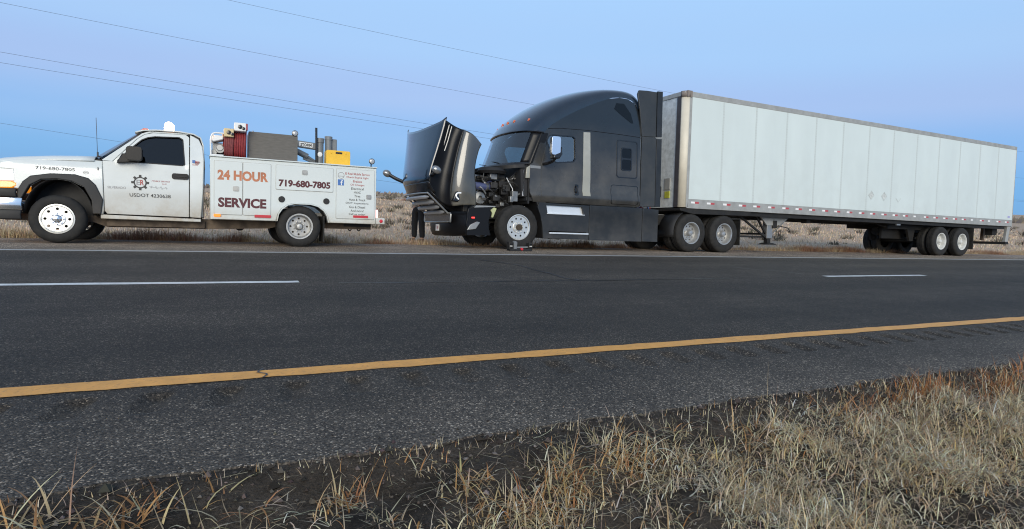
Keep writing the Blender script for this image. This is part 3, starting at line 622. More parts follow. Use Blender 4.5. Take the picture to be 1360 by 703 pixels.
# ------------------------------------------------------------------ service truck
ORG = [0, 0, 0]
ST = thing('service_truck', 'white service pickup with utility body and phone number lettering, parked on the far shoulder', 'truck', (0, 11.98, 0), (LEAN, 0, 0))
def cs(p): return [(x*1.014, .98+(z-.98)*1.014) for x, z in p]
CY0, CY1 = .17, 2.19           # cab sides
def mirror_y(bm, c=1.18):
    for v in bm.verts: v.co.y = 2*c-v.co.y
    return bm
def tumble(bm, z0, k):
    for v in bm.verts:
        if v.co.z > z0: v.co.y += (v.co.z-z0)*k
ARCH_F = [(-1.74, .50), (-1.755, .72), (-1.86, .93), (-2.02, 1.015), (-2.22, 1.04), (-2.42, 1.02), (-2.57, .92), (-2.66, .74), (-2.69, .70)]
def side(far):
    f = (lambda bm: mirror_y(bm)) if far else (lambda bm: bm)
    # front fender
    bm = new(); pl = cs([(-2.69, .86), (-2.77, .87), (-2.78, 1.16), (-2.95, 1.165), (-2.95, 1.26), (-2.75, 1.325), (-2.4, 1.365), (-2.0, 1.385), (-1.70, 1.395), (-1.612, 1.39), (-1.588, .56), (-1.605, .50)]+ARCH_F)
    prism(bm, pl, CY0, CY0+.07); slice_axis(bm, [1.0, 1.2, 1.28, 1.34])
    for v in bm.verts:
        if v.co.z > 1.2: v.co.y += (v.co.z-1.2)**2*2.2
        if v.co.z < .8: v.co.y += (.8-v.co.z)*.05
    obj('front_fender', f(bm), 'truck_white', ST, bevel=.012)
    # flare
    outer = cs([(-1.63, .50), (-1.60, .74), (-1.70, .98), (-1.80, 1.085), (-1.98, 1.135), (-2.3, 1.13), (-2.56, 1.075), (-2.66, .98), (-2.73, .84), (-2.74, .70)])
    inner = cs([(x*.995-.008, z+.004) for x, z in ARCH_F][::-1])
    bm = new(); prism(bm, outer+inner, CY0-.055, CY0+.09)
    for v in bm.verts:
        if v.co.y < CY0:
            d = min(math.hypot(v.co.x-a_, v.co.z-b_) for a_, b_ in outer); v.co.y += .03 if d < .005 else 0
    obj('wheel_flare', f(bm), 'flare_plastic', ST, bevel=.015)
    bm = new(); n = 16; rows = []
    for yy in (CY0+.02, CY0+.55): rows.append([(-2.235+.47*math.cos(t), yy, .42+.63*math.sin(t)) for t in [R(5+170*i/n) for i in range(n+1)]])
    grid(bm, rows); box(bm, -2.70, -1.76, CY0+.55, CY0+.58, .35, 1.06); obj('wheel_well', f(bm), 'black_plastic', ST, solid=.01)
    # door
    dp = cs([(-1.602, 1.385), (-1.578, .56), (-1.545, .515), (-.348, .50), (-.348, 1.90), (-.40, 1.94), (-.90, 1.925), (-1.02, 1.885), (-1.12, 1.80), (-1.46, 1.385)])
    wn = cs([(-1.40, 1.395), (-1.24, 1.60), (-1.06, 1.79), (-.97, 1.84), (-.86, 1.865), (-.50, 1.885), (-.445, 1.85), (-.41, 1.40), (-.44, 1.385)])
    bm = new(); plate(bm, dp, [wn[::-1]], CY0-.004, CY0+.06); slice_axis(bm, [.62, .80, .86, 1.05, 1.30, 1.40])
    for v in bm.verts:
        z = v.co.z
        if z > 1.4: v.co.y += (z-1.4)*.30
        elif z > 1.28: v.co.y -= .004
        if .78 < z < .81: v.co.y += .008
        if z < .7: v.co.y += (.7-z)*.10
    d = obj('door', f(bm), 'truck_white', ST, bevel=.007)
    bm = new(); prism(bm, wn, CY0+.02, CY0+.026); tumble(bm, 1.4, .30); obj('window', f(bm), 'tint_glass', d)
    bm = new()
    W_ = wn+[wn[0]]
    for p, q in zip(W_, W_[1:]): beam(bm, (p[0], CY0-.004, p[1]), (q[0], CY0-.004, q[1]), .010, .016)
    tumble(bm, 1.4, .30); obj('window_trim', f(bm), 'black_plastic', d)
    bm = new(); prism(bm, rrect(-.615, -.355, 1.150, 1.250, .035), CY0-.03, CY0); o = obj('door_handle', f(bm), 'hood_black', d, bevel=.012)
    bm = new(); beam(bm, (-.585, CY0-.034, 1.20), (-.38, CY0-.034, 1.20), .012, .026); obj('handle_grip', f(bm), 'black_plastic', o if False else d, bevel=.004)
    # door mirror
    bm = new(); prism(bm, rrect(-1.27, -1.04, 1.41, 1.64, .05), CY0-.27, CY0-.10); mo = obj('door_mirror', f(bm), 'hood_black', ST, bevel=.03)
    bm = new(); prism(bm, [(-1.42, 1.36), (-1.10, 1.40), (-1.12, 1.50), (-1.34, 1.53)], CY0-.12, CY0+.04); obj('mirror_arm', f(bm), 'hood_black', mo, bevel=.015)
    # cab rear corner
    bm = new(); prism(bm, cs([(-.335, .50), (-.16, .485), (-.125, 1.0), (-.115, 1.50), (-.14, 1.74), (-.20, 1.88), (-.335, 1.95)]), CY0, CY0+.08); slice_axis(bm, [.62, 1.40, 1.6, 1.75])
    for v in bm.verts:
        if v.co.z > 1.4: v.co.y += (v.co.z-1.4)*.30
        if v.co.z < .7: v.co.y += (.7-v.co.z)*.10
    obj('cab_corner', f(bm), 'truck_white', ST, bevel=.012)
    # A pillar, sill, frame rail
    bm = new(); prism(bm, cs([(-1.62, 1.395), (-1.47, 1.385), (-1.13, 1.80), (-1.03, 1.885), (-.92, 1.93), (-.36, 1.945), (-.36, 1.97), (-.95, 1.955), (-1.06, 1.905), (-1.15, 1.82)]), CY0, CY0+.06); tumble(bm, 1.4, .30); obj('windshield_pillar', f(bm), 'truck_white', ST, bevel=.008)
    bm = new(); prism(bm, cs([(-1.64, .50), (-.16, .47), (-.16, .42), (-1.64, .43)]), CY0+.03, CY0+.14); obj('rocker', f(bm), 'truck_white', ST, bevel=.01)
    bm = new(); prism(bm, [(-3.0, .36), (-1.8, .36), (-1.6, .28), (0.0, .29), (1.0, .33), (1.3, .42), (1.7, .42), (2.0, .36), (2.95, .36), (2.95, .47), (-3.0, .47)], CY0+.30, CY0+.38); obj('frame_rail', f(bm), 'frame_rust', ST)
    bm = new(); box(bm, -1.6, -.1, CY0+.20, CY0+.30, .30, .44); obj('running_frame', f(bm), 'frame_rust', ST, bevel=.01)
    # front lamps
    bm = new(); prism(bm, [(-3.1, .98), (-2.79, .99), (-2.80, 1.17), (-3.1, 1.165)], CY0+.01, CY0+.30); lo = obj('headlight', f(bm), 'lamp_clear', ST, bevel=.02)
    bm = new(); prism(bm, [(-3.1, .86), (-2.84, .865), (-2.775, .90), (-2.775, .955), (-2.83, .975), (-3.1, .97)], CY0-.004, CY0+.30); obj('turn_signal', f(bm), 'orange_lens', ST, bevel=.015)
side(False); side(True)
# bumper, grille
def slab_arc(name, x_c, xe, xback, z0, z1, m, th=.05, ya=.12, yb=2.24, parent=None, n=14, bev=.015):
    bm = new(); rows = []
    pts = []
    for i in range(n+1):
        t = -1+2*i/n; pts.append((x_c+(xe-x_c)*abs(t)**2.6, (ya+yb)/2+(yb-ya)/2*t))
    pts = [(xback, ya)]+pts+[(xback, yb)]
    for z in (z0, (z0+z1)/2, z1): rows.append([(x-(.012 if z == (z0+z1)/2 else 0), y, z) for x, y in pts])
    grid(bm, rows); return obj(name, bm, m, parent, solid=th, bevel=bev)
slab_arc('bumper', -3.33, -3.08, -2.69, .52, .715, 'chrome', parent=ST)
slab_arc('bumper_cover', -3.325, -3.07, -2.76, .725, .86, 'black_plastic', parent=ST)
slab_arc('lower_valance', -3.28, -3.04, -2.70, .37, .52, 'black_plastic', parent=ST)
bm = new(); box(bm, -3.16, -3.10, .50, 1.86, .88, 1.22); g = obj('grille', bm, 'black_plastic', ST, bevel=.02)
bm = new(); box(bm, -3.19, -3.15, .48, 1.88, 1.02, 1.08); obj('grille_bar', bm, 'chrome', g, bevel=.01)
# hood, cowl, windshield, roof
bm = new(); rows = []
for x, ze, zc in ((-3.12, 1.235, 1.24), (-3.08, 1.285, 1.315), (-2.95, 1.31, 1.365), (-2.7, 1.345, 1.405), (-2.3, 1.385, 1.45), (-1.95, 1.402, 1.475), (-1.75, 1.41, 1.485)):
    r_ = []
    for i in range(15):
        t = -1+2*i/14; yy = 1.18+.965*t; k = 1-abs(t)**5; kk = 1-.25*(abs(abs(t)-.55) < .05)
        r_.append((x-.10*(1-t*t)*(1 if x < -1.9 else -0.6*0), yy, ze-.03+(zc-ze+.03)*k**.6+.014*(abs(t) < .5)))
    rows.append(r_)
grid(bm, rows); obj('hood', bm, 'truck_white', ST, solid=.02, smooth=40)
bm = new(); rows = [[(-1.80+.05*t*t, 1.18+.93*t, 1.455-.045*abs(t)**2) for t in np.linspace(-1, 1, 11)], [(-1.60, 1.18+.93*t, 1.44-.04*abs(t)**2) for t in np.linspace(-1, 1, 11)]]
grid(bm, rows); obj('cowl', bm, 'black_plastic', ST, solid=.02)
bm = new(); rows = []
for s in np.linspace(0, 1, 7):
    rows.append([(-1.90+.70*s+.22*t*t*(1-.45*s), 1.18+(.95-.13*s)*t, 1.43+.52*s+.035*(1-t*t)) for t in np.linspace(-1, 1, 13)])
grid(bm, rows); wsh = obj('windshield', bm, 'tint_glass', ST, smooth=60)
bm = new(); rows = []
for x, z, dx in ((-1.15, 1.925, -.07), (-1.05, 1.965, -.05), (-.85, 1.99, 0), (-.5, 1.995, 0), (-.28, 1.975, 0), (-.17, 1.92, 0), (-.13, 1.80, 0), (-.12, 1.5, 0)):
    rows.append([(x*1.014+dx*(1-t*t), 1.18+(.865 if z > 1.6 else .95)*t, z+.055*(1-abs(t)**3)*(1 if z > 1.85 else .2)) for t in np.linspace(-1, 1, 15)])
grid(bm, rows); obj('roof', bm, 'truck_white', ST, solid=.02, smooth=50)
bm = new(); box(bm, -.16, -.13, .30, 2.06, .5, 1.55); obj('cab_rear_panel', bm, 'truck_white', ST)
bm = new(); box(bm, -1.70, -.2, .30, 2.06, .5, 1.30); obj('cabin', bm, 'interior', ST)
bm = new()
bm.free()
for yy in (.75, 1.6): bm = new(); prism(bm, [(-.75, 1.2), (-.35, 1.2), (-.30, 1.72), (-.42, 1.74), (-.60, 1.3)], yy-.24, yy+.24); obj('seat', bm, 'interior', ST, bevel=.03)
# roof marker lamps, beacon, antenna
for yy in (.55, .87, 1.18, 1.49, 1.81):
    bm = new(); prism(bm, [(-1.13, 1.985), (-.98, 2.0), (-1.0, 2.035), (-1.07, 2.035)], yy-.035, yy+.035); obj('roof_marker', bm, 'amber_lamp', ST, bevel=.008)
bm = new(); lathe(bm, [(.001, 2.225), (.03, 2.22), (.058, 2.20), (.076, 2.165), (.080, 2.12), (.074, 2.08)], (-.69, .82, 0), 'Z', 24); be = obj('beacon_lamp', bm, 'beacon', ST)
bm = new(); cyl(bm, (-.69, .82, 0), .09, 2.03, 2.08, 'Z'); obj('beacon_foot', bm, 'beacon_base', be)
pl = bpy.data.lights.new('beacon_light', 'POINT'); pl.energy = 18; pl.color = (1, .6, .35); pl.shadow_soft_size = .08
plo = bpy.data.objects.new('beacon_light', pl); COL.objects.link(plo); plo.parent = be; plo.location = (-.69, .68, 2.22)
bm = new(); tube(bm, [(-1.74, .50, 1.40), (-1.76, .50, 2.14)], .0045, 6); cyl(bm, (-1.74, .50, 0), .014, 1.40, 1.56, 'Z', 8); obj('antenna', bm, 'wire', ST)
bm = new(); prism(bm, [(-1.86, 1.40), (-1.70, 1.42), (-1.73, 1.47), (-1.80, 1.47)], .42, .58); obj('wiper_pod', bm, 'gloss_black', ST, bevel=.015)
for p in ((-2.24, .10, .395, False, 'convex', 'alu', False), (-2.24, 2.26, .395, True, 'convex', 'alu', False), (1.50, .03, .385, False, 'dish', 'wheel_grey', True), (1.50, 2.33, .385, True, 'dish', 'wheel_grey', True)):
    wheel(ST, (p[0], p[1], p[2]), .39, .235, .235, p[4], p[5], dual=p[6], flip=p[3])
bm = new(); cyl(bm, (1.5, 0, .385), .06, .5, 1.9); lathe(bm, [(.06, .95), (.16, 1.05), (.19, 1.18), (.16, 1.31), (.06, 1.41)], (1.5, 0, .385)); obj('rear_axle', bm, 'frame_rust', ST)
bm = new(); cyl(bm, (-2.24, 0, .395), .045, .35, 2.0); obj('front_axle', bm, 'frame_rust', ST)
bm = new(); box(bm, -.9, .4, .75, 1.6, .30, .46); cyl(bm, (.5, .9, .36), .09, 0, .0001); obj('drivetrain', bm, 'frame_black', ST, bevel=.03)
# ---- utility body
ARCH_R = [(2.04, .47), (2.01, .60), (1.95, .70), (1.84, .78), (1.70, .815), (1.40, .815), (1.28, .785), (1.17, .70), (1.11, .60), (1.085, .47)]
def pack(far):
    f = (lambda bm: mirror_y(bm)) if far else (lambda bm: bm)
    bm = new(); prism(bm, [(-.02, .47), (-.02, 1.575), (2.94, 1.575), (2.94, .47)]+ARCH_R, 0.014, .46); p = obj('side_pack', f(bm), 'body_white', ST, bevel=.012)
    bm = new(); box(bm, -.03, 2.95, -.012, .47, 1.578, 1.60); obj('pack_lid', f(bm), 'body_white', ST, bevel=.006)
    out = [(x, z) for x, z in ARCH_R]; inn = [(1.56+(x-1.56)*.955, .47+(z-.47)*.95) for x, z in ARCH_R]
    bm = new(); prism(bm, out+inn[::-1], -.004, .10); obj('arch_lip', f(bm), 'body_white', ST, bevel=.006)
    bm = new(); rows = [[(x, y, z+.004) for x, z in inn] for y in (.09, .47)]; grid(bm, rows); obj('wheel_liner', f(bm), 'black_plastic', ST, solid=.01)
    def door(x0, x1, z0, z1, latch):
        bm = new(); prism(bm, rrect(x0, x1, z0, z1, .02, 2), -.002, .012); d = obj('compartment_door', f(bm), 'body_white', ST, bevel=.004)
        bm = new(); G = rrect(x0-.007, x1+.007, z0-.007, z1+.007, .02, 2); I = rrect(x0, x1, z0, z1, .02, 2); plate(bm, G, [I[::-1]], .0125, .0135); obj('door_gap', f(bm), 'rail_grey', d)
        if latch is None: return d
        bm = new(); lx, lz = latch; prism(bm, rrect(lx-.05, lx+.05, lz-.045, lz+.045, .02), -.012, -.002); la = obj('paddle_latch', f(bm), 'steel', d, bevel=.004)
        bm = new(); prism(bm, rrect(lx-.03, lx+.03, lz-.026, lz+.02, .008), -.02, -.012); obj('latch_paddle', f(bm), 'steel', la, bevel=.003)
        return d
    D = [door(.05, .505, .56, 1.51, (.40, 1.03)), door(.52, .985, .56, 1.51, None), door(1.075, 2.10, 1.06, 1.51, (1.58, 1.40)), door(2.165, 2.90, .56, 1.52, (2.79, 1.00))]
    for cx in (1.175, 1.98):
        bm = new(); lathe(bm, [(.001, -.012), (.05, -.012), (.058, 0), (.058, .02)], (cx, 0, .88), n=24); obj('fuel_cap', f(bm), 'black_plastic', ST)
    bm = new(); prism(bm, rrect(.71, .99, .525, .575, .005, 1), -.010, -.003); obj('red_reflector', f(bm), 'red_tape', ST)
    bm = new(); prism(bm, rrect(2.49, 2.78, .585, .632, .005, 1), -.010, -.003); obj('red_reflector', f(bm), 'red_tape', ST)
    bm = new(); prism(bm, rrect(.04, .155, .515, .565, .02), -.016, .012); obj('side_marker', f(bm), 'orange_lens', ST, bevel=.006)
    bm = new(); prism(bm, rrect(.02, 1.06, .475, .508, .004, 1), -.003, .012); obj('lower_trim', f(bm), 'body_white', ST, bevel=.003)
    bm = new(); prism(bm, rrect(2.06, 2.92, .475, .508, .004, 1), -.003, .012); obj('lower_trim', f(bm), 'body_white', ST, bevel=.003)
    bm = new(); box(bm, 1.94, 1.96, .06, .56, .10, .60); obj('mud_flap', f(bm), 'mudflap', ST, bevel=.005)
    bm = new(); prism(bm, [(2.945, .60), (2.985, .60), (2.985, .76), (2.945, .76)], .02, .20); obj('tail_lamp', f(bm), 'tail_glow', ST, bevel=.008)
    bm = new(); lathe(bm, [(.001, -.016), (.028, -.014), (.036, .0)], (3.045, .0, .535), n=18); obj('bumper_lamp', f(bm), 'red_lens', ST)
    return D
DN = pack(False); pack(True)
bm = new(); box(bm, -.02, 2.94, .46, 1.90, .60, .66); obj('bed_floor', bm, 'rail_grey', ST)
bm = new(); box(bm, -.018, .03, .46, 1.90, .66, 1.57); obj('bulkhead', bm, 'body_white', ST)
bm = new(); box(bm, 2.90, 2.937, .47, 1.89, .66, 1.20); obj('tailgate', bm, 'body_white', ST, bevel=.008)
bm = new(); box(bm, 2.943, 3.12, .005, 2.355, .475, .595); obj('rear_bumper', bm, 'body_white', ST, bevel=.012)
bm = new(); tube(bm, curve_pts([(2.5, .5, .42), (2.5, .5, .36), (2.53, .5, .33), (2.56, .5, .36), (2.56, .5, .42)], 4), .012); tube(bm, curve_pts([(2.68, .5, .42), (2.68, .5, .36), (2.71, .5, .33), (2.74, .5, .36), (2.74, .5, .42)], 4), .012); box(bm, 2.4, 2.95, .46, .56, .41, .47); obj('hitch', bm, 'frame_black', ST)
# ---- lettering and marks
yt = -.0045
text('24 HOUR', .10, .94, 1.175, 1.355, yt, 'text_copper', ST, bold=.045); text('SERVICE', .11, .91, .690, .865, yt, 'text_maroon', ST, bold=.045)
text('719-680-7805', 1.12, 2.05, 1.115, 1.25, yt, 'text_maroon', ST, bold=.045)
lines = [('El Real Mobile Service', .47, 'text_red'), ('Check Engine Light', .43, 'text_red'), ('Brakes', .17, 'text_red'), ('Oil Changes', .27, 'text_red'), ('Electrical', .24, 'text_dark'), ('HVAC', .13, 'text_dark'), ('Tires', .12, 'text_dark'), ('Auto & Truck', .32, 'text_dark'), ('DOT Inspections', .44, 'text_dark'), ('Gas & Diesel', .31, 'text_dark'), ('And more!', .25, 'text_dark'), ('Call us today!', .32, 'text_dark')]
for i, (s, w, mm) in enumerate(lines):
    zc = 1.435-i*.0715; xc = 2.565; text(s, xc-w/2, xc+w/2, zc-.021, zc+.024, yt, mm, ST, bold=.006)
bm = new(); prism(bm, rrect(2.19, 2.305, 1.20, 1.315, .008, 2), yt-.002, -.002); fb = obj('square_mark', bm, 'text_blue', ST)
text('f', 2.238, 2.285, 1.202, 1.30, yt-.004, 'white_plain', fb, bold=.02)
bm = new(); plate(bm, circ(2.25, 1.395, .062, 32), [circ(2.25, 1.395, .053, 32)[::-1]], yt-.002, -.002); box(bm, 2.20, 2.30, yt-.002, -.002, 1.375, 1.385); obj('round_mark', bm, 'text_grey', ST)
yc_ = CY0-.0085
text('719-680-7805', -2.53, -2.01, 1.185, 1.235, CY0-.003, 'text_dark', ST); text('1', -1.70, -1.685, 1.225, 1.275, CY0-.001, 'text_dark', ST)
text('USDOT 4230638', -1.245, -.635, .815, .872, yc_, 'text_dark', ST, bold=.004)
text('SILVERADO', -1.56, -1.30, .935, .975, yc_, 'text_grey', ST, bold=.01)
text('MOBILE SERVICE', -.92, -.645, 1.085, 1.108, yc_, 'text_red', ST, shear=.2); text('LLC', -.76, -.695, 1.045, 1.064, yc_, 'text_red', ST)
bm = new()
gp = []
for i in range(8):
    t0 = 2*math.pi*(i+.5)/8-math.pi/2-math.pi/8
    for da, r_ in ((-.20, .098), (-.13, .132), (.13, .132), (.20, .098)): gp.append((-1.09+r_*math.cos(t0+da), 1.058+r_*math.sin(t0+da)))
plate(bm, gp, [circ(-1.09, 1.058, .078, 28)[::-1]], yc_-.002, yc_+.001); gm = obj('gear_mark', bm, 'text_dark', ST)
text('E', -1.145, -1.095, 1.015, 1.105, yc_-.001, 'text_grey', gm, bold=.02); text('R', -1.09, -1.035, 1.015, 1.105, yc_-.001, 'text_red', gm, bold=.02)
bm = new(); hb = [(-.955, 1.0), (-.94, 1.0), (-.93, .97), (-.92, 1.01), (-.905, .985), (-.87, .985), (-.855, 1.01), (-.845, .965), (-.83, .985), (-.79, .985), (-.78, 1.01), (-.765, .96), (-.75, .985), (-.72, .985), (-.705, 1.0), (-.70, .965), (-.685, .985)]
for p, q in zip(hb, hb[1:]): beam(bm, (p[0], yc_, p[1]), (q[0], yc_, q[1]), .002, .005)
obj('pulse_mark', bm, 'text_grey', ST)
for (x0, x1, z0, z1, mm) in ((-.30, -.255, 1.455, 1.505, 'text_blue'), (-.255, -.185, 1.475, 1.485, 'text_red'), (-.255, -.19, 1.455, 1.465, 'text_red'), (-.255, -.20, 1.435, 1.445, 'text_red'), (-.30, -.215, 1.415, 1.425, 'text_red')):
    bm = new(); box(bm, x0, x1, CY0+.0, CY0+.024, z0, z1); obj('flag_mark', bm, mm, ST)
bm = new(); plate(bm, circ(-1.86, 1.175, .042, 20, .026), [circ(-1.86, 1.175, .034, 20, .019)[::-1]], CY0-.003, CY0); box(bm, -1.89, -1.83, CY0-.003, CY0, 1.170, 1.18); obj('fender_badge', bm, 'text_grey', ST)
# ---- crane on the body
bm = new(); cyl(bm, (2.04, 1.25, 0), .075, 1.62, 2.20, 'Z', 20); cyl(bm, (2.04, 1.25, 0), .09, 2.15, 2.24, 'Z', 20); cyl(bm, (2.04, 1.25, 0), .13, 1.0, 1.64, 'Z', 20); cr_ = obj('crane_post', bm, 'crane_grey', ST)
bm = new(); beam(bm, (1.96, 1.16, 1.64), (1.95, 1.16, 2.44), .045, .045); obj('crane_boom_rest', bm, 'gloss_black', cr_, bevel=.006)
bm = new(); cyl(bm, (2.22, 1.28, 0), .072, 1.9, 2.24, 'Z', 20); cyl(bm, (2.22, 1.28, 0), .08, 2.22, 2.30, 'Z', 16); obj('crane_motor', bm, 'crane_grey', cr_, bevel=.006)
bm = new(); box(bm, 2.25, 2.40, 1.3, 1.5, 1.9, 2.26); obj('crane_gearbox', bm, 'crane_grey', cr_, bevel=.015)
bm = new(); beam(bm, (1.25, 1.25, 2.115), (2.0, 1.25, 2.06), .11, .135); bo = obj('crane_boom', bm, 'crane_grey', cr_, bevel=.012)
bm = new(); beam(bm, (1.62, 1.187, 2.085), (1.885, 1.187, 2.067), .008, .085); obj('boom_decal', bm, 'white_plain', bo)
text('STORM', 1.645, 1.865, 2.045, 2.105, 1.178, 'text_dark', bo, bold=.03)
bm = new(); tube(bm, [(1.45, 1.15, 1.98), (1.78, 1.15, 1.83)], .06, 14); tube(bm, [(1.78, 1.15, 1.83), (1.98, 1.2, 1.72)], .03, 10); beam(bm, (1.7, 1.15, 1.80), (2.0, 1.2, 1.70), .05, .06); obj('crane_ram', bm, 'crane_grey', cr_)
bm = new(); lathe(bm, [(.001, -.002), (.045, -.002), (.05, .0)], (2.03, 1.17, 1.90), n=18); obj('post_decal', bm, 'white_plain', cr_)
# ---- things carried on the body
SB = lambda name, label, cat, loc, group=None: thing(name, label, cat, tuple(Matrix.Translation((0, 11.98, 0)) @ Matrix.Rotation(LEAN, 4, 'X') @ Vector(loc)), (LEAN, 0, 0), group)
# steel tank box
T = SB('steel_box', 'dull grey steel tank box standing upright on the utility body behind the hose reels', 'tank', (1.06, .75, 1.602)); ORG = [1.06, .75, 1.602]
bm = new(); prism(bm, rrect(.63, 1.51, 1.604, 2.15, .018), .52, 1.05); tb = obj('shell', bm, 'tank_grey', T, bevel=.012)
bm = new(); cyl(bm, (.72, .75, 0), .012, 2.14, 2.20, 'Z', 8); obj('filler', bm, 'steel', T)
bm = new(); box(bm, .61, 1.53, .515, .55, 1.604, 1.625); box(bm, .61, 1.53, 1.02, 1.055, 1.604, 1.625); obj('foot_rail', bm, 'frame_black', T)
for (nm, lx, ly, lz, lb) in (('work_lamp', 1.46, .50, 2.17, 'round work lamp mounted above the grey steel box on the service truck'), ('work_lamp', 2.87, .10, 1.70, 'round work lamp on the rear corner of the utility body lid')):
    foot = 1.602 if lx > 2 else 2.15
    L_ = SB(nm, lb, 'lamp', (lx, ly+.04, foot), 'work lamps on the service truck'); ORG = [lx, ly+.04, foot]
    bm = new(); lathe(bm, [(.001, .0), (.045, .0), (.056, .004), (.060, .018), (.058, .03), (.03, .075), (.001, .08)], (lx, ly, lz+.02), n=24); obj('lamp_housing', bm, 'gloss_black', L_)
    bm = new(); lathe(bm, [(.001, -.006), (.042, -.003), (.046, .0)], (lx, ly-.001, lz+.02), n=24); obj('lens', bm, 'lens_grey', L_)
    bm = new(); cyl(bm, (lx-.01, ly+.04, 0), .012, foot, lz-.02, 'Z', 8); box(bm, lx-.05, lx+.03, ly+.02, ly+.06, foot, foot+.012); obj('bracket', bm, 'black_plastic', L_)
# hose reels
for (lb, x0, x1, zt_, wmat, hm, y0) in (('hose reel with dull red hose and cream square roller guide beside the compressor', .205, .37, 2.13, 'cream', 'hose_dull', .30), ('taller bright red hose reel with white roller guide next to the grey steel box', .375, .575, 2.25, 'white_plain', 'hose_red', .30)):
    H_ = SB('hose_reel', lb, 'hose reel', ((x0+x1)/2, y0+.2, 1.602), 'hose reels on the service truck'); ORG = [(x0+x1)/2, y0+.2, 1.602]
    xc, zc = (x0+x1)/2, 1.604+.27; w2 = (x1-x0)/2-.01
    bm = new(); n = 5
    for k in range(n):
        for j in range(2):
            r_ = .235-.03*j; cxk = xc-w2*.85+2*w2*.85*k/(n-1)+.01*j
            pts = [(cxk+.004*math.sin(3*t), y0+.2+r_*.8*math.cos(t), zc+r_*math.sin(t)) for t in np.linspace(0, 2*math.pi, 29)]
            tube(bm, pts, .019, 6)
    obj('hose', bm, hm, H_)
    bm = new()
    for xx in (xc-w2, xc+w2): cyl(bm, (0, y0+.2, zc), .17, xx-.004, xx+.004, 'X', 28)
    cyl(bm, (0, y0+.2, zc), .12, xc-w2, xc+w2, 'X', 20); obj('drum', bm, 'reel_red', H_)
    bm = new(); box(bm, x0, x1, y0-.06, y0+.12, zt_-.15, zt_); gd = obj('roller_guide', bm, wmat, H_, bevel=.012)
    bm = new(); lathe(bm, [(.001, -.075), (.036, -.072), (.04, -.06)], (xc, y0, zt_-.075), n=18); lathe(bm, [(.001, -.075), (.028, -.072), (.03, -.06)], (xc+.055, y0, zt_-.10), n=14); obj('hose_stop', bm, 'gloss_black', gd)
    if wmat == 'white_plain':
        bm = new(); box(bm, x1-.012, x1+.028, y0-.05, y0+.1, zt_-.12, zt_-.005); obj('guide_end', bm, 'reel_red', gd, bevel=.006)
    bm = new(); beam(bm, (xc+w2+.015, y0+.3, 1.606), (xc+w2+.015, y0+.1, zt_-.1), .025, .02); beam(bm, (xc-w2-.012, y0+.3, 1.606), (xc-w2-.012, y0+.1, zt_-.1), .02, .02); box(bm, x0, x1, y0+.05, y0+.38, 1.604, 1.62); obj('stand', bm, 'reel_red', H_)
# compressor
A_ = SB('air_compressor', 'small engine air compressor in a white tube cage behind the pickup cab', 'compressor', (.05, .5, 1.602)); ORG = [.05, .5, 1.602]
bm = new()
for yy in (.30, .72): tube(bm, curve_pts([(-.005, yy, 1.606), (-.01, yy, 1.88), (.01, yy, 1.99), (.06, yy, 2.035), (.19, yy, 2.035)], 5), .014)
for p in ((.19, 2.035), (.03, 2.0)): tube(bm, [(p[0], .30, p[1]), (p[0], .72, p[1])], .012)
tube(bm, [(-.01, .3, 1.64), (.2, .3, 1.64)], .012); tube(bm, [(-.01, .72, 1.64), (.2, .72, 1.64)], .012); obj('tube_cage', bm, 'white_plain', A_)
bm = new(); prism(bm, [(.0, 1.90), (.03, 1.96), (.07, 2.0), (.20, 2.0), (.20, 1.93), (.03, 1.88)], .33, .69); obj('fuel_tank', bm, 'white_plain', A_, bevel=.02)
bm = new(); cyl(bm, (.14, .45, 1.76), .08, -.1, .12); box(bm, .02, .2, .5, .66, 1.66, 1.88); cyl(bm, (.05, .42, 1.70), .05, -.04, .2); eb = obj('engine', bm, 'engine_alu', A_, bevel=.006)
bm = new(); lathe(bm, [(.001, -.115), (.05, -.115), (.062, -.105), (.062, -.09)], (.14, .45, 1.78), n=20); obj('recoil_starter', bm, 'steel', A_)
bm = new(); box(bm, -.01, .21, .32, .70, 1.604, 1.66); obj('base_frame', bm, 'black_plastic', A_)
# yellow case
Yb = SB('yellow_case', 'bright yellow rectangular case standing on the utility body beside the crane post', 'case', (2.29, .62, 1.602)); ORG = [2.29, .62, 1.602]
bm = new(); prism(bm, rrect(2.05, 2.52, 1.604, 1.925, .03), .50, .74); ca = obj('shell', bm, 'yellow', Yb, bevel=.015)
bm = new(); box(bm, 2.23, 2.36, .488, .502, 1.86, 1.895); obj('handle', bm, 'gloss_black', Yb, bevel=.005)
bm = new(); box(bm, 2.075, 2.495, .494, .501, 1.64, 1.85); obj('front_panel', bm, 'yellow', Yb, bevel=.006)
for lx in (2.13, 2.42):
    bm = new(); box(bm, lx, lx+.03, .49, .502, 1.855, 1.90); obj('latch', bm, 'yellow', Yb, bevel=.004)

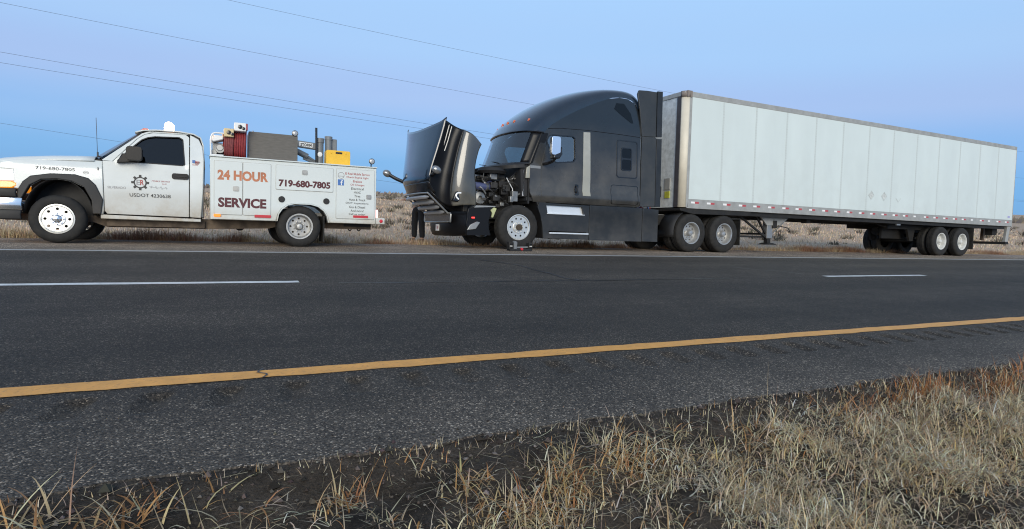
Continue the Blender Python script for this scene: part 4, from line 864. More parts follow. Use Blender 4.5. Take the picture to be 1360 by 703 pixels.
# ------------------------------------------------------------------ tractor
ORG = [8.0, 0, 0]
TR = thing('semi_truck', 'dark navy sleeper semi truck with its hood tipped forward, coupled to a white trailer', 'semi truck', (8.0, 12.1, 0), (LEAN, 0, 0))
TC = 1.27; Y0, Y1 = .10, 2.44
def mt(bm): return mirror_y(bm, TC)
CABS = [(6.62, 1.10), (6.50, 1.30), (6.50, 1.95), (6.565, 1.97), (6.84, 2.69), (7.0, 2.84), (7.17, 2.97), (7.5, 3.17), (7.87, 3.36), (8.3, 3.56), (8.67, 3.70), (9.0, 3.765), (9.25, 3.76), (9.45, 3.68), (9.56, 3.5), (9.62, 2.9), (9.64, 1.10)]
DWIN = [(6.92, 2.52), (6.98, 2.62), (7.08, 2.665), (7.64, 2.68), (7.70, 2.63), (7.71, 2.16), (7.66, 2.085), (7.20, 2.03), (7.12, 2.06)]
def bulge(bm):
    pr = [(1.0, .035), (1.10, .03), (1.18, -.018), (1.26, -.030), (1.34, -.020), (1.42, .010), (1.7, .0), (1.95, .004), (2.4, .02), (2.8, .035), (3.2, .06), (3.8, .12)]
    zs = [p[0] for p in pr]; ys = [p[1] for p in pr]
    slice_axis(bm, [1.15, 1.20, 1.25, 1.30, 1.36, 1.42, 1.7, 1.95, 2.4, 2.8, 3.0, 3.2, 3.5])
    for v in bm.verts: v.co.y += float(np.interp(v.co.z, zs, ys))
def grow(poly, d):
    cx = sum(p[0] for p in poly)/len(poly); cz = sum(p[1] for p in poly)/len(poly)
    return [(cx+(x-cx)*(1+d), cz+(z-cz)*(1+d)) for x, z in poly]
def cab_side(far):
    f = mt if far else (lambda b: b)
    bm = new(); plate(bm, CABS, [grow(DWIN, .03)[::-1]], Y0, Y0+.05); bulge(bm); sd_ = obj('cab_side', f(bm), 'navy_side', TR, smooth=30)
    bm = new(); plate(bm, [(6.80, 1.13), (6.79, 1.95), (6.90, 2.36), (7.02, 2.735), (7.10, 2.79), (7.84, 2.815), (7.89, 2.76), (7.90, 1.24), (7.86, 1.13)], [DWIN[::-1]], Y0-.007, Y0+.02); bulge(bm); d = obj('door', f(bm), 'navy_side', TR, smooth=30, bevel=.004)
    bm = new(); prism(bm, DWIN, Y0+.014, Y0+.020); bulge(bm); obj('window', f(bm), 'cab_glass', d)
    bm = new(); W_ = DWIN+[DWIN[0]]
    for p, q in zip(W_, W_[1:]): beam(bm, (p[0], Y0-.006, p[1]), (q[0], Y0-.006, q[1]), .012, .028)
    bulge(bm); obj('window_trim', f(bm), 'gloss_black', d)
    bm = new(); prism(bm, rrect(7.69, 7.81, 1.30, 1.56, .04), Y0-.016, Y0); bulge(bm); hd = obj('door_handle', f(bm), 'gloss_black', d, bevel=.008)
    bm = new(); tube(bm, curve_pts([(7.74, Y0-.01, 1.35), (7.74, Y0-.05, 1.38), (7.74, Y0-.05, 1.48), (7.74, Y0-.01, 1.52)], 4), .014); obj('grab_bar', f(bm), 'black_plastic', d)
    bm = new(); prism(bm, [(7.93, 1.30), (8.15, 1.30), (8.12, 2.82), (7.93, 2.81)], Y0-.004, Y0+.03); bulge(bm)
    for v in bm.verts:
        if v.co.y < Y0+.03: v.co.y -= .016*max(0, 1-abs(v.co.x-8.04)/.11)
    obj('gap_panel', f(bm), 'gap_panel', TR, smooth=60)
    # sleeper hatch and lower locker
    bm = new(); plate(bm, rrect(8.90, 9.54, 1.80, 2.73, .07), [rrect(8.925, 9.515, 1.825, 2.705, .06)[::-1]], Y0-.008, Y0+.02); bulge(bm); h = obj('sleeper_hatch', f(bm), 'gloss_black', TR)
    bm = new(); plate(bm, rrect(9.03, 9.36, 1.98, 2.55, .06), [rrect(9.055, 9.335, 2.29, 2.525, .045)[::-1], rrect(9.055, 9.335, 2.005, 2.25, .045)[::-1]], Y0-.012, Y0+.015); bulge(bm); obj('window_frame', f(bm), 'gloss_black', h)
    bm = new(); prism(bm, rrect(9.05, 9.34, 2.0, 2.53, .045), Y0-.003, Y0+.012); bulge(bm); obj('pane', f(bm), 'roof_glass', h)
    bm = new(); plate(bm, rrect(8.75, 9.58, 1.14, 1.62, .06), [rrect(8.765, 9.565, 1.155, 1.605, .055)[::-1]], Y0-.004, Y0+.02); bulge(bm); obj('locker_seam', f(bm), 'gloss_black', TR)
    # roof side window and crease
    bm = new(); prism(bm, [(8.83, 3.47), (8.90, 3.62), (9.13, 3.63), (9.33, 3.40), (9.40, 3.17), (9.33, 3.17), (9.05, 3.33)], Y0-.005, Y0+.02); bulge(bm); obj('roof_window', f(bm), 'roof_glass', TR)
    bm = new(); tube(bm, [(x, Y0+float(np.interp(z, [1, 2.8, 3.2, 3.8], [0, .035, .06, .12]))-.002, z) for x, z in ((6.95, 2.80), (7.3, 2.84), (8.0, 2.865), (9.0, 2.86), (9.61, 2.845))], .008, 6); obj('roof_joint', f(bm), 'gloss_black', TR)
    # side extender
    bm = new(); prism(bm, [(9.665, 1.13), (10.13, 1.13), (10.10, 2.885), (9.65, 2.868)], Y0+.005, Y0+.05); obj('side_extender', f(bm), 'fairing_grey', TR, bevel=.008)
    bm = new(); prism(bm, [(9.65, 2.875), (10.10, 2.895), (10.08, 4.02), (9.78, 4.02), (9.52, 4.0), (9.48, 3.9), (9.57, 3.5)], Y0+.02, Y0+.07); obj('roof_extender', f(bm), 'fairing_grey', TR, bevel=.008)
    bm = new(); prism(bm, [(10.135, 1.13), (10.30, 1.14), (10.27, 2.86), (10.11, 2.85)], Y0-.005, Y0+.03); obj('extender_flap', f(bm), 'skirt', TR, bevel=.005)
    bm = new(); prism(bm, [(10.105, 2.90), (10.27, 2.91), (10.25, 4.05), (10.085, 4.04)], Y0, Y0+.045); obj('extender_flap', f(bm), 'skirt', TR, bevel=.005)
    # chassis skirts and steps
    sk = lambda x0, x1, z0=.25, z1=1.075, y=Y0-.01: rrect(x0, x1, z0, z1, .012, 2)
    bm = new(); plate(bm, [(6.89, .27), (8.14, .255), (8.14, 1.075), (6.76, 1.085), (6.72, .98), (6.80, .80), (6.86, .55)], [[(6.95, 1.035), (6.99, .845), (8.0, .835), (7.93, 1.03)], [(7.02, .44), (7.06, .385), (8.10, .375), (8.06, .43)]], Y0-.01, Y0+.04); obj('step_skirt', f(bm), 'skirt', TR, bevel=.004)
    bm = new(); prism(bm, [(6.945, 1.035), (6.985, .84), (8.0, .83), (7.94, 1.03)], Y0+.05, Y0+.09); box(bm, 6.97, 8.0, Y0-.035, Y0+.09, .83, .850); obj('upper_step', f(bm), 'step_alu', TR, bevel=.004)
    bm = new(); box(bm, 7.04, 8.12, Y0-.04, Y0+.12, .375, .41); obj('lower_step', f(bm), 'step_alu', TR, bevel=.005)
    for x0, x1 in ((8.155, 9.74), (9.755, 10.25)):
        bm = new(); prism(bm, [(x0, .245), (x1, .24), (x1, 1.06 if x1 > 10 else 1.085), (x0, 1.085)], Y0-.01, Y0+.04); slice_axis(bm, [.40, .42, .88, .92])
        for v in bm.verts:
            if .39 < v.co.z < .91: v.co.y += .008
        obj('chassis_skirt', f(bm), 'skirt', TR, bevel=.004)
    # door mirror
    bm = new(); prism(bm, rrect(6.79, 7.02, 2.14, 2.55, .05), -.36, -.20)
    for v in bm.verts:
        if v.co.y > -.25: v.co.x += .04
    mo = obj('door_mirror', f(bm), 'chrome', TR, bevel=.03)
    bm = new(); prism(bm, [(6.84, 2.06), (7.0, 2.06), (7.07, 2.16), (7.06, 2.34), (7.0, 2.2), (6.86, 2.14)], -.365, -.18); obj('mirror_shell', f(bm), 'gloss_black', mo, bevel=.02)
    bm = new(); tube(bm, curve_pts([(6.95, -.28, 2.12), (6.93, -.20, 2.03), (6.88, -.05, 1.98), (6.84, Y0+.02, 1.97)], 5), .035, 10); obj('mirror_arm', f(bm), 'gloss_black', mo)
    # cowl side
    bm = new(); prism(bm, [(6.40, 1.62), (6.78, 1.66), (6.78, 1.93), (6.55, 1.95), (6.42, 1.86)], Y0+.01, Y0+.06); obj('cowl_side', f(bm), 'gap_panel', TR, bevel=.01)
    bm = new(); box(bm, 6.50, 6.77, Y0-.004, Y0+.008, 1.86, 1.92); obj('cowl_grille', f(bm), 'steel', TR)
cab_side(False); cab_side(True)
# roof shell
def resample(P, n):
    P = [Vector((a_, 0, b_)) for a_, b_ in P]; c = curve_pts(P, 8); d = [0]
    for p, q in zip(c, c[1:]): d.append(d[-1]+(q-p).length)
    xs = [p.x for p in c]; zs = [p.z for p in c]; s = np.linspace(0, d[-1], n)
    return list(zip(np.interp(s, d, xs), np.interp(s, d, zs)))
EDG = resample([(6.84, 2.69), (7.17, 2.97), (7.87, 3.36), (8.67, 3.70), (9.0, 3.765), (9.25, 3.765), (9.45, 3.685), (9.56, 3.52)], 22)
CEN = resample([(6.27, 2.74), (6.42, 2.98), (6.78, 3.30), (7.3, 3.62), (7.95, 3.88), (8.6, 4.03), (9.2, 4.09), (9.5, 4.09), (9.57, 4.05)], 22)
bm = new(); rows = []
for (ex, ez), (cx, cz) in zip(EDG, CEN):
    iny = float(np.interp(ez, [2.6, 2.8, 3.2, 3.8], [.028, .035, .06, .12])); r_ = []
    for th in np.linspace(-90, 90, 31):
        sn = math.sin(R(th)); w = max(0, math.cos(R(th)))**.62; t = math.copysign(abs(sn)**.95, sn)
        r_.append((ex+(cx-ex)*w, TC+(1.17-iny)*t, ez+(cz-ez)*w))
    rows.append(r_)
grid(bm, rows); obj('roof', bm, 'navy', TR, smooth=60)
bm = new(); rows = []
for k, zoff in ((0, 0), (1, .0)):
    pass
# windshield: from cowl to the visor edge
top = rows_top = []
bm.free(); bm = new(); rows = []
for s in np.linspace(0, 1, 9):
    ex, ez = 6.565+(6.84-6.565)*s, 1.97+(2.69-1.97)*s; cx, cz = 5.98+(6.27-5.98)*s, 1.96+(2.735-1.96)*s; r_ = []
    for th in np.linspace(-90, 90, 25):
        sn = math.sin(R(th)); w = max(0, math.cos(R(th)))**.75
        r_.append((ex+(cx-ex)*w+.012, TC+1.13*sn, ez+(cz-ez)*w))
    rows.append(r_)
grid(bm, [r_[3:22] for r_ in rows]); ws = obj('windshield', bm, 'wind_glass', TR, smooth=60)
for sl in (slice(0, 4), slice(21, 25)): bm = new(); grid(bm, [r_[sl] for r_ in rows]); obj('windshield_edge', bm, 'hood_black', ws, smooth=60, solid=.01)
bm = new()
for r_ in (rows[0], rows[-1]): tube(bm, [Vector(p)+Vector((-.006, 0, 0)) for p in r_], .022 if r_ is rows[0] else .03, 6)
obj('windshield_seal', bm, 'gloss_black', ws)
for far in (0, 1):
    bm = new(); prism(bm, [(6.50, 1.95), (6.70, 1.95), (6.98, 2.70), (6.80, 2.70)], Y0+.012, Y0+.06)
    for v in bm.verts: v.co.y += .02*(v.co.z-1.95); v.co.x += -.06*(v.co.y > Y0+.05)
    obj('pillar', mt(bm) if far else bm, 'hood_black', TR, bevel=.02)
for yy in (.42, .95, 1.27, 1.59, 2.12):
    (ex, ez), (cx, cz) = EDG[2], CEN[2]; sn = abs(yy-TC)/1.135; w = max(0, 1-sn**2)**.31; xx = ex+(cx-ex)*w; zz = ez+(cz-ez)*w
    bm = new(); lathe(bm, [(.001, -.028), (.018, -.025), (.026, .03)], (xx, yy, zz), 'X', 12); bmesh.ops.scale(bm, vec=(1, .75, 1.9), verts=bm.verts[:], space=Matrix.Translation((-xx, -yy, -zz))); bmesh.ops.rotate(bm, cent=(xx, yy, zz), matrix=Matrix.Rotation(R(25), 3, 'Y'), verts=bm.verts[:]); obj('visor_lamp', bm, 'amber_lamp', TR)
bm = new(); rows = []
for s, (cx, cz, ex, ez) in enumerate(((5.98, 1.965, 6.56, 1.97), (5.80, 1.93, 6.50, 1.95), (5.60, 1.86, 6.36, 1.93), (5.62, 1.78, 6.38, 1.86))):
    rows.append([(ex+(cx-ex)*max(0, math.cos(R(th)))**.75, TC+1.15*math.sin(R(th)), ez+(cz-ez)*max(0, math.cos(R(th)))**.75) for th in np.linspace(-90, 90, 25)])
grid(bm, rows); co = obj('cowl', bm, 'black_plastic', TR, smooth=60)
for yy in (.75, 1.5):
    bm = new(); tube(bm, [(6.0, yy, 2.0), (6.02+.02, yy+.45, 2.06)], .010, 6); obj('wiper', bm, 'black_plastic', TR)
# cab interior and back wall
bm = new(); box(bm, 6.45, 9.60, Y0+.06, Y1-.06, 1.12, 1.2); obj('cab_floor', bm, 'interior', TR)
bm = new(); box(bm, 9.60, 9.64, Y0+.05, Y1-.05, 1.1, 3.7); obj('cab_back', bm, 'fairing_grey', TR)
bm = new(); prism(bm, [(6.35, 1.2), (6.75, 1.2), (6.86, 1.85), (6.7, 2.0), (6.3, 1.95), (6.3, 1.8)], Y0+.08, Y1-.08); obj('dashboard', bm, 'interior', TR, bevel=.03)
for yy in (.68, 1.86):
    bm = new(); prism(bm, [(7.3, 1.25), (7.85, 1.25), (7.98, 2.35), (7.86, 2.40), (7.74, 1.78), (7.3, 1.72)], yy-.26, yy+.26); obj('seat', bm, 'interior', TR, bevel=.05)
bm = new(); pts = [(7.02+.05*math.sin(t), .68+.21*math.cos(t), 1.95+.2*math.sin(t)) for t in np.linspace(0, 2*math.pi, 25)]; tube(bm, pts, .016, 8); obj('steering_wheel', bm, 'interior', TR)
bm = new(); box(bm, 8.1, 8.14, Y0+.1, Y1-.1, 1.2, 3.0); obj('sleeper_curtain', bm, 'interior', TR)
# ---- hood tipped forward
def hood_edge(s):
    c = [(0, 4.48, 2.75), (.25, 4.40, 2.42), (.5, 4.305, 2.06), (.75, 4.21, 1.72), (.9, 4.17, 1.50), (1, 4.17, 1.40)]
    return float(np.interp(s, [k[0] for k in c], [k[1] for k in c])), float(np.interp(s, [k[0] for k in c], [k[2] for k in c]))
bm = new(); rows = []
for s in np.linspace(0, 1, 21):
    ex, ez = hood_edge(s); r_ = []; hw = 1.03-.13*s; rc = max(0, (s-.86)/.14)
    for t in np.linspace(-1, 1, 25):
        at = abs(t); bul = .17*(1-at**2.2)
        z = ez-(.13*(1-at**2))*(1-s)**1.5+(.10*rc*rc*at**6)
        if at > .93: bul -= .02*(at-.93)/.07
        x = ex-.11*(t+1)*(1-s)-bul
        if s < .06 and at > .9: z += .05*(at-.9)/.1
        r_.append((x, TC-.05+hw*t, z))
    rows.append(r_)
grid(bm, rows); HD = obj('hood', bm, 'navy', TR, smooth=60, solid=.025)
# nose below the hood panel, over the grille
bm = new(); rows = []
for s in np.linspace(0, 1, 6):
    rows.append([(4.17-.17*(1-abs(t)**2.2)+(.06*s)+.10*s*abs(t)**3, TC-.05+(.91-.02*s)*t, 1.42-.23*s) for t in np.linspace(-1, 1, 21)])
grid(bm, rows); obj('nose', bm, 'gloss_black', HD, smooth=60, solid=.02)
# grille tipped downwards
GT, GB = (4.16, 1.18), (4.70, .75)
def gp_(s, t): 
    hw = .86-.14*s; return (GT[0]+(GB[0]-GT[0])*s-.10*(1-abs(t)**2)*(1-s), TC-.06+hw*t, GT[1]+(GB[1]-GT[1])*s)
bm = new(); grid(bm, [[Vector(gp_(s, t))+Vector((.06, 0, .05)) for t in np.linspace(-1, 1, 9)] for s in (0, .5, 1)]); GR = obj('grille', bm, 'gloss_black', HD, solid=.01)
for k in range(4):
    s = .14+.24*k; bm = new(); tube(bm, [Vector(gp_(s, t))+Vector((-.02, 0, -.02)) for t in np.linspace(-.93, .93, 17)], [.014]+[.046]*15+[.014], 8); obj('grille_bar', bm, 'grille_silver', GR)
bm = new(); loop = [gp_(0, t) for t in np.linspace(-1, 1, 13)]+[gp_(s, 1) for s in np.linspace(.1, 1, 8)]+[gp_(1, t) for t in np.linspace(.9, -1, 12)]+[gp_(s, -1) for s in np.linspace(.9, 0, 8)]
tube(bm, loop, .02, 6); obj('grille_surround', bm, 'steel', GR)
# hood sides with the fenders
def hood_side(far):
    f = (lambda b: mirror_y(b, TC-.04)) if far else (lambda b: b)
    RW = [[(4.48, .24, 2.75), (4.72, .33, 2.66), (4.86, .29, 2.60), (4.93, .19, 2.56), (5.02, .145, 2.52), (5.14, .13, 2.44), (5.31, .17, 2.29)],
          [(4.405, .26, 2.42), (4.63, .35, 2.38), (4.77, .30, 2.33), (4.85, .18, 2.30), (4.95, .13, 2.28), (5.09, .115, 2.23), (5.24, .16, 2.14)],
          [(4.31, .28, 2.06), (4.54, .36, 2.0), (4.68, .31, 1.96), (4.77, .18, 1.95), (4.89, .12, 1.93), (5.03, .105, 1.90), (5.17, .15, 1.86)],
          [(4.215, .31, 1.72), (4.46, .38, 1.63), (4.61, .32, 1.56), (4.70, .19, 1.55), (4.84, .12, 1.56), (5.0, .105, 1.57), (5.16, .15, 1.60)],
          [(4.18, .34, 1.42), (4.42, .40, 1.28), (4.58, .34, 1.20), (4.68, .21, 1.20), (4.84, .13, 1.22), (5.02, .12, 1.24), (5.20, .16, 1.26)],
          [(4.28, .40, 1.16), (4.48, .42, 1.0), (4.62, .36, .93), (4.72, .23, .92), (4.86, .16, .94), (5.04, .15, .95), (5.21, .18, .96)]]
    # smooth the rows with a spline, then grid
    cols = [curve_pts([RW[i][j] for i in range(6)], 5) for j in range(7)]; rows = [curve_pts([c[i] for c in cols], 4) for i in range(len(cols[0]))]
    bm = new(); grid(bm, [r_[11:] for r_ in rows]); o = obj('fender', f(bm), 'fender_sheen', HD, smooth=70, solid=.02)
    bm = new(); grid(bm, [r_[:12] for r_ in rows]); o = obj('hood_side', f(bm), 'hood_black', HD, smooth=70, solid=.02)
    bm = new(); prism(bm, [(4.66, 1.02), (4.78, 1.00), (4.90, 1.12), (4.80, 1.26), (4.72, 1.22)], .14, .30); hl = obj('headlight', f(bm), 'gloss_black', HD, bevel=.02)
    bm = new(); tube(bm, curve_pts([(4.84, .125, 1.20), (4.75, .12, 1.19), (4.73, .12, 1.12), (4.79, .125, 1.06)], 5), .016, 6); obj('running_light', f(bm), 'lamp_clear', hl)
    for k in range(2):
        bm = new(); q = .06*k; tube(bm, [(4.60+q, .29+.01*k, 2.66-.03*k), (4.53+q, .315+.01*k, 2.36-.03*k), (4.46+q, .34, 2.10)], .014, 6); obj('hood_vent', f(bm), 'steel', HD)
    # hood mirror on its stalk
    if far: a0, a1 = Vector((4.22, 2.12, 1.50)), Vector((3.80, 2.36, 1.72))
    else: a0, a1 = Vector((4.24, .36, 1.56)), Vector((4.27, .12, 1.66))
    bm = new(); tube(bm, curve_pts([a0, a0.lerp(a1, .5)+Vector((0, 0, -.02)), a1], 4), .045, 10); st = obj('mirror_stalk', bm, 'gloss_black', HD)
    bm = new(); bmesh.ops.create_uvsphere(bm, u_segments=20, v_segments=12, radius=1); bmesh.ops.scale(bm, vec=(.11, .075, .085), verts=bm.verts[:]); bmesh.ops.rotate(bm, matrix=Matrix.Rotation(R(25), 3, 'Y'), verts=bm.verts[:]); bmesh.ops.translate(bm, vec=a1, verts=bm.verts[:]); obj('hood_mirror', bm, 'mirror_grey', st)
hood_side(False); hood_side(True)
# ---- bumper
def bump_plan(t): return 4.72+.34*abs(t)**3.2, TC-.02+1.12*t
bm = new(); rows = []
for z, dx in ((.27, .10), (.30, .04), (.40, 0), (.55, -.01), (.70, 0), (.79, .04), (.81, .10)):
    r_ = []
    for t in np.linspace(-1, 1, 33):
        x, y = bump_plan(t); zz = z+(.05*abs(t)**6 if z < .35 else 0); r_.append((x+dx, y, zz))
    rows.append(r_)
grid(bm, rows); BU = obj('bumper', bm, 'hood_black', TR, smooth=50, solid=.02)
for far in (0, 1):
    f = (lambda b: mirror_y(b, TC-.02)) if far else (lambda b: b)
    bm = new(); prism(bm, [(4.98, .29), (5.58, .30), (5.53, .42), (5.52, .62), (5.58, .80), (5.66, .93), (5.30, .94), (5.02, .88), (5.0, .80), (4.98, .5)], .125, .18); slice_axis(bm, [.5, .7, .85])
    obj('bumper_end', f(bm), 'hood_black', BU, bevel=.02)
    bm = new(); prism(bm, [(5.15, .90), (5.66, .935), (5.66, .955), (5.2, .95)], .11, .40); obj('bumper_lip', f(bm), 'steel', BU)
    bm = new(); prism(bm, [(4.99, .40), (5.20, .43), (5.30, .58), (5.22, .60), (5.06, .52)], .10, .14); obj('fog_lamp', f(bm), 'steel', BU, bevel=.012)
    bm = new(); box(bm, 5.10, 5.17, .11, .14, .665, .695); obj('marker_lamp', f(bm), mat('red_glow', (.6, .02, .02), .3, emit=(1, .05, .04), emit_s=1.2) if not far else 'red_lens', BU)
    bm = new(); prism(bm, curve_pts([(5.55, 0, .88), (5.60, 0, .80), (5.57, 0, .70), (5.60, 0, .70), (5.66, 0, .80), (5.62, 0, .90)], 1) and [(5.54, .86), (5.62, .92), (5.68, .90), (5.64, .80), (5.60, .70), (5.56, .70), (5.58, .79)], .09, .12); obj('paint_chip', f(bm), 'cap_green', BU)
bm = new(); box(bm, 4.695, 4.705, 1.10, 1.32, .375, .525); obj('number_plate', bm, 'plate_white', BU)
_t = text('T 48', 0, 1, 0, 1, 0, 'text_red', BU)
_co = np.zeros(len(_t.data.vertices)*3); _t.data.vertices.foreach_get('co', _co); _co = _co.reshape(-1, 3); _n = np.zeros_like(_co)
_n[:, 0] = 4.688-ORG[0]; _n[:, 1] = 1.29-(_co[:, 0]+ORG[0])*.16; _n[:, 2] = .41+_co[:, 2]*.08; _t.data.vertices.foreach_set('co', _n.ravel()); _t.data.update()
bm = new(); lp = [(4.70, .36, .58), (4.69, .34, .62), (4.70, .34, .74), (4.70, .38, .765), (4.685, 1.25, .765), (4.70, 2.1, .765), (4.70, 2.14, .74), (4.69, 2.14, .62), (4.70, 2.1, .58), (4.68, 1.25, .575), (4.70, .36, .58)]; tube(bm, lp, .018, 6); obj('air_inlet_frame', bm, 'steel', BU)
bm = new(); box(bm, 4.70, 4.73, .38, 2.10, .59, .75); obj('air_inlet', bm, 'gloss_black', BU)
# ---- engine bay
EN = obj('engine_block', box(new(), 5.25, 6.5, .85, 1.70, .70, 1.55), 'engine_dark', TR, bevel=.05)
bm = new(); box(bm, 5.35, 6.45, 1.0, 1.5, 1.55, 1.72); obj('valve_cover', bm, 'engine_alu', EN, bevel=.05)
bm = new(); box(bm, 4.98, 5.10, .35, 2.2, .72, 1.62); obj('radiator', bm, 'engine_dark', EN, bevel=.02)
bm = new(); cyl(bm, (0, TC, 1.15), .42, 5.10, 5.22, 'X', 32); obj('fan_shroud', bm, 'black_plastic', EN)
bm = new(); lathe(bm, [(.17, -.05), (.30, -.06), (.34, 0), (.30, .07), (.18, .06), (.17, -.05)], (5.75, .55, 1.76), 'Z', 32); lathe(bm, [(.001, .02), (.17, .02)], (5.75, .55, 1.76), 'Z', 24); obj('air_cleaner', bm, 'black_plastic', EN)
bm = new(); tube(bm, curve_pts([(5.06, .45, 1.38), (5.25, .40, 1.40), (5.48, .40, 1.39), (5.62, .48, 1.40), (5.72, .62, 1.5)], 6), .085, 14); obj('charge_pipe', bm, 'pipe_blue', EN)
bm = new(); tube(bm, [(5.50, .40, 1.392), (5.56, .43, 1.395)], .096, 14); obj('pipe_clamp', bm, 'engine_alu', EN)
bm = new(); lathe(bm, [(.05, -.08), (.13, -.06), (.16, 0), (.13, .07), (.05, .09)], (5.42, .50, 1.14), 'Y', 22); tube(bm, [(5.32, .5, 1.22), (5.52, .5, 1.04)], .05); obj('turbocharger', bm, 'engine_alu', EN)
rg2 = random.Random(3)
for k in range(34):
    a0 = Vector((5.3+1.0*rg2.random(), .35+.3*rg2.random(), 1.05+.6*rg2.random())); a1 = a0+Vector((.5*(rg2.random()-.3), .15*(rg2.random()-.5), .5*(rg2.random()-.5))); mid = (a0+a1)/2+Vector((.12*(rg2.random()-.5), -.08, .15*(rg2.random()-.5)))
    bm = new(); tube(bm, curve_pts([a0, mid, a1], 6), .008+.016*rg2.random(), 7); obj('engine_hose', bm, rg2.choice(['black_plastic', 'engine_dark', 'engine_alu', 'engine_dark', 'steel']), EN)
for k in range(26):
    c = Vector((5.35+1.0*rg2.random(), .42+.3*rg2.random(), .98+.7*rg2.random())); s_ = .03+.06*rg2.random(); bm = new(); box(bm, c.x-s_, c.x+s_*1.3, c.y-s_, c.y+s_, c.z-s_*.8, c.z+s_); obj('engine_fitting', bm, rg2.choice(['engine_dark', 'engine_alu', 'black_plastic', 'engine_dark']), EN, bevel=.012)
bm = new(); tube(bm, [(6.02, .33, 1.62), (6.18, .33, 1.38), (6.20, .34, 1.2)], .012); obj('dipstick', bm, 'step_alu', EN)
bm = new(); box(bm, 6.36, 6.40, .18, .26, 1.22, 1.86); obj('hood_strut', bm, 'step_alu', TR, bevel=.01)
bm = new(); box(bm, 6.12, 6.26, .2, .34, 1.08, 1.32); box(bm, 6.06, 6.14, .19, .3, 1.06, 1.2); obj('reservoir', bm, 'engine_alu', EN, bevel=.012)
bm = new(); prism(bm, [(5.0, .70), (6.9, .66), (13.2, .72), (13.2, .98), (6.9, .95), (5.0, .95)], .72, .80); obj('frame_rail', bm, 'frame_black', TR)
bm = new(); prism(bm, [(5.0, .70), (6.9, .66), (13.2, .72), (13.2, .98), (6.9, .95), (5.0, .95)], 1.74, 1.82); obj('frame_rail', bm, 'frame_black', TR)
bm = new(); box(bm, 6.48, 6.52, Y0+.04, Y1-.04, 1.05, 1.96); obj('firewall', bm, 'black_plastic', TR)
bm = new(); prism(bm, [(6.62+.3*math.sin(R(a_))*0+.0, 0) for a_ in ()] or [(6.70, 1.10), (6.76, .95), (6.84, .72), (6.88, .28), (6.94, .28), (6.95, 1.10)], .12, .75); obj('splash_panel', bm, 'black_plastic', TR)
bm = new(); prism(bm, [(6.70, 1.10), (6.76, .95), (6.84, .72), (6.88, .28), (6.94, .28), (6.95, 1.10)], 1.80, 2.42); obj('splash_panel', bm, 'black_plastic', TR)
bm = new(); cyl(bm, (6.24, 0, .48), .06, .5, 2.1); box(bm, 6.14, 6.34, .55, 2.0, .42, .54); obj('front_axle', bm, 'frame_black', TR)
for y in (.95, 1.5):
    bm = new(); beam(bm, (5.5, y, .62), (6.95, y, .60), .10, .05); obj('leaf_spring', bm, 'frame_black', TR)
bm = new(); cyl(bm, (7.7, .55, .66), .33, -.27, .05, 'Y', 8) if False else cyl(bm, (0, .55, .62), .31, 8.3, 9.7, 'X', 28); obj('fuel_tank', bm, 'steel', TR)
bm = new(); cyl(bm, (0, 1.98, .62), .31, 8.3, 9.7, 'X', 28); obj('fuel_tank', bm, 'steel', TR)
for x in (11.37, 12.55):
    bm = new(); cyl(bm, (x, 0, .5), .09, .5, 2.05); lathe(bm, [(.09, 1.0), (.22, 1.12), (.26, 1.27), (.22, 1.42), (.09, 1.54)], (x, 0, .5)); obj('drive_axle', bm, 'frame_black', TR)
bm = new(); prism(bm, [(11.3, 1.0), (12.8, .98), (12.9, .90), (12.4, 1.02), (11.2, 1.04)], .85, 1.70) if False else prism(bm, [(11.3, .96), (12.7, .96), (12.8, 1.04), (12.3, 1.10), (11.3, 1.10)], .85, 1.70); obj('fifth_wheel', bm, 'frame_black', TR, bevel=.02)
for (y, fl) in ((.08, False), (2.46, True)):
    wheel(TR, (6.24, y, .50), .505, .29, .286, 'convex', 'alu', flip=fl)
    for x in (11.37, 12.55): wheel(TR, (x, y, .50), .505, .27, .286, 'dish', 'wheel_grey', dual=True, flip=fl)
    s_ = -1 if fl else 1
    bm = new(); box(bm, 13.16, 13.18, min(y+.03*s_, y+.64*s_), max(y+.03*s_, y+.64*s_), .20, .90); obj('mud_flap', bm, 'mudflap', TR, bevel=.005)
    bm = new(); tube(bm, [(13.15, y+.03*s_, .90), (13.15, TC, .90)], .02); obj('flap_hanger', bm, 'frame_black', TR)
    bm = new(); rows = [[(11.37+.60*math.cos(R(a_)), yy, .50+.60*math.sin(R(a_))) for a_ in range(120, 200, 8)] for yy in (y+.02*s_, y+.60*s_)]; grid(bm, rows); obj('quarter_fender', bm, 'black_plastic', TR, solid=.012)
bm = new(); box(bm, 9.66, 11.0, .75, 1.85, .95, .985); obj('deck_plate', bm, 'steel', TR)

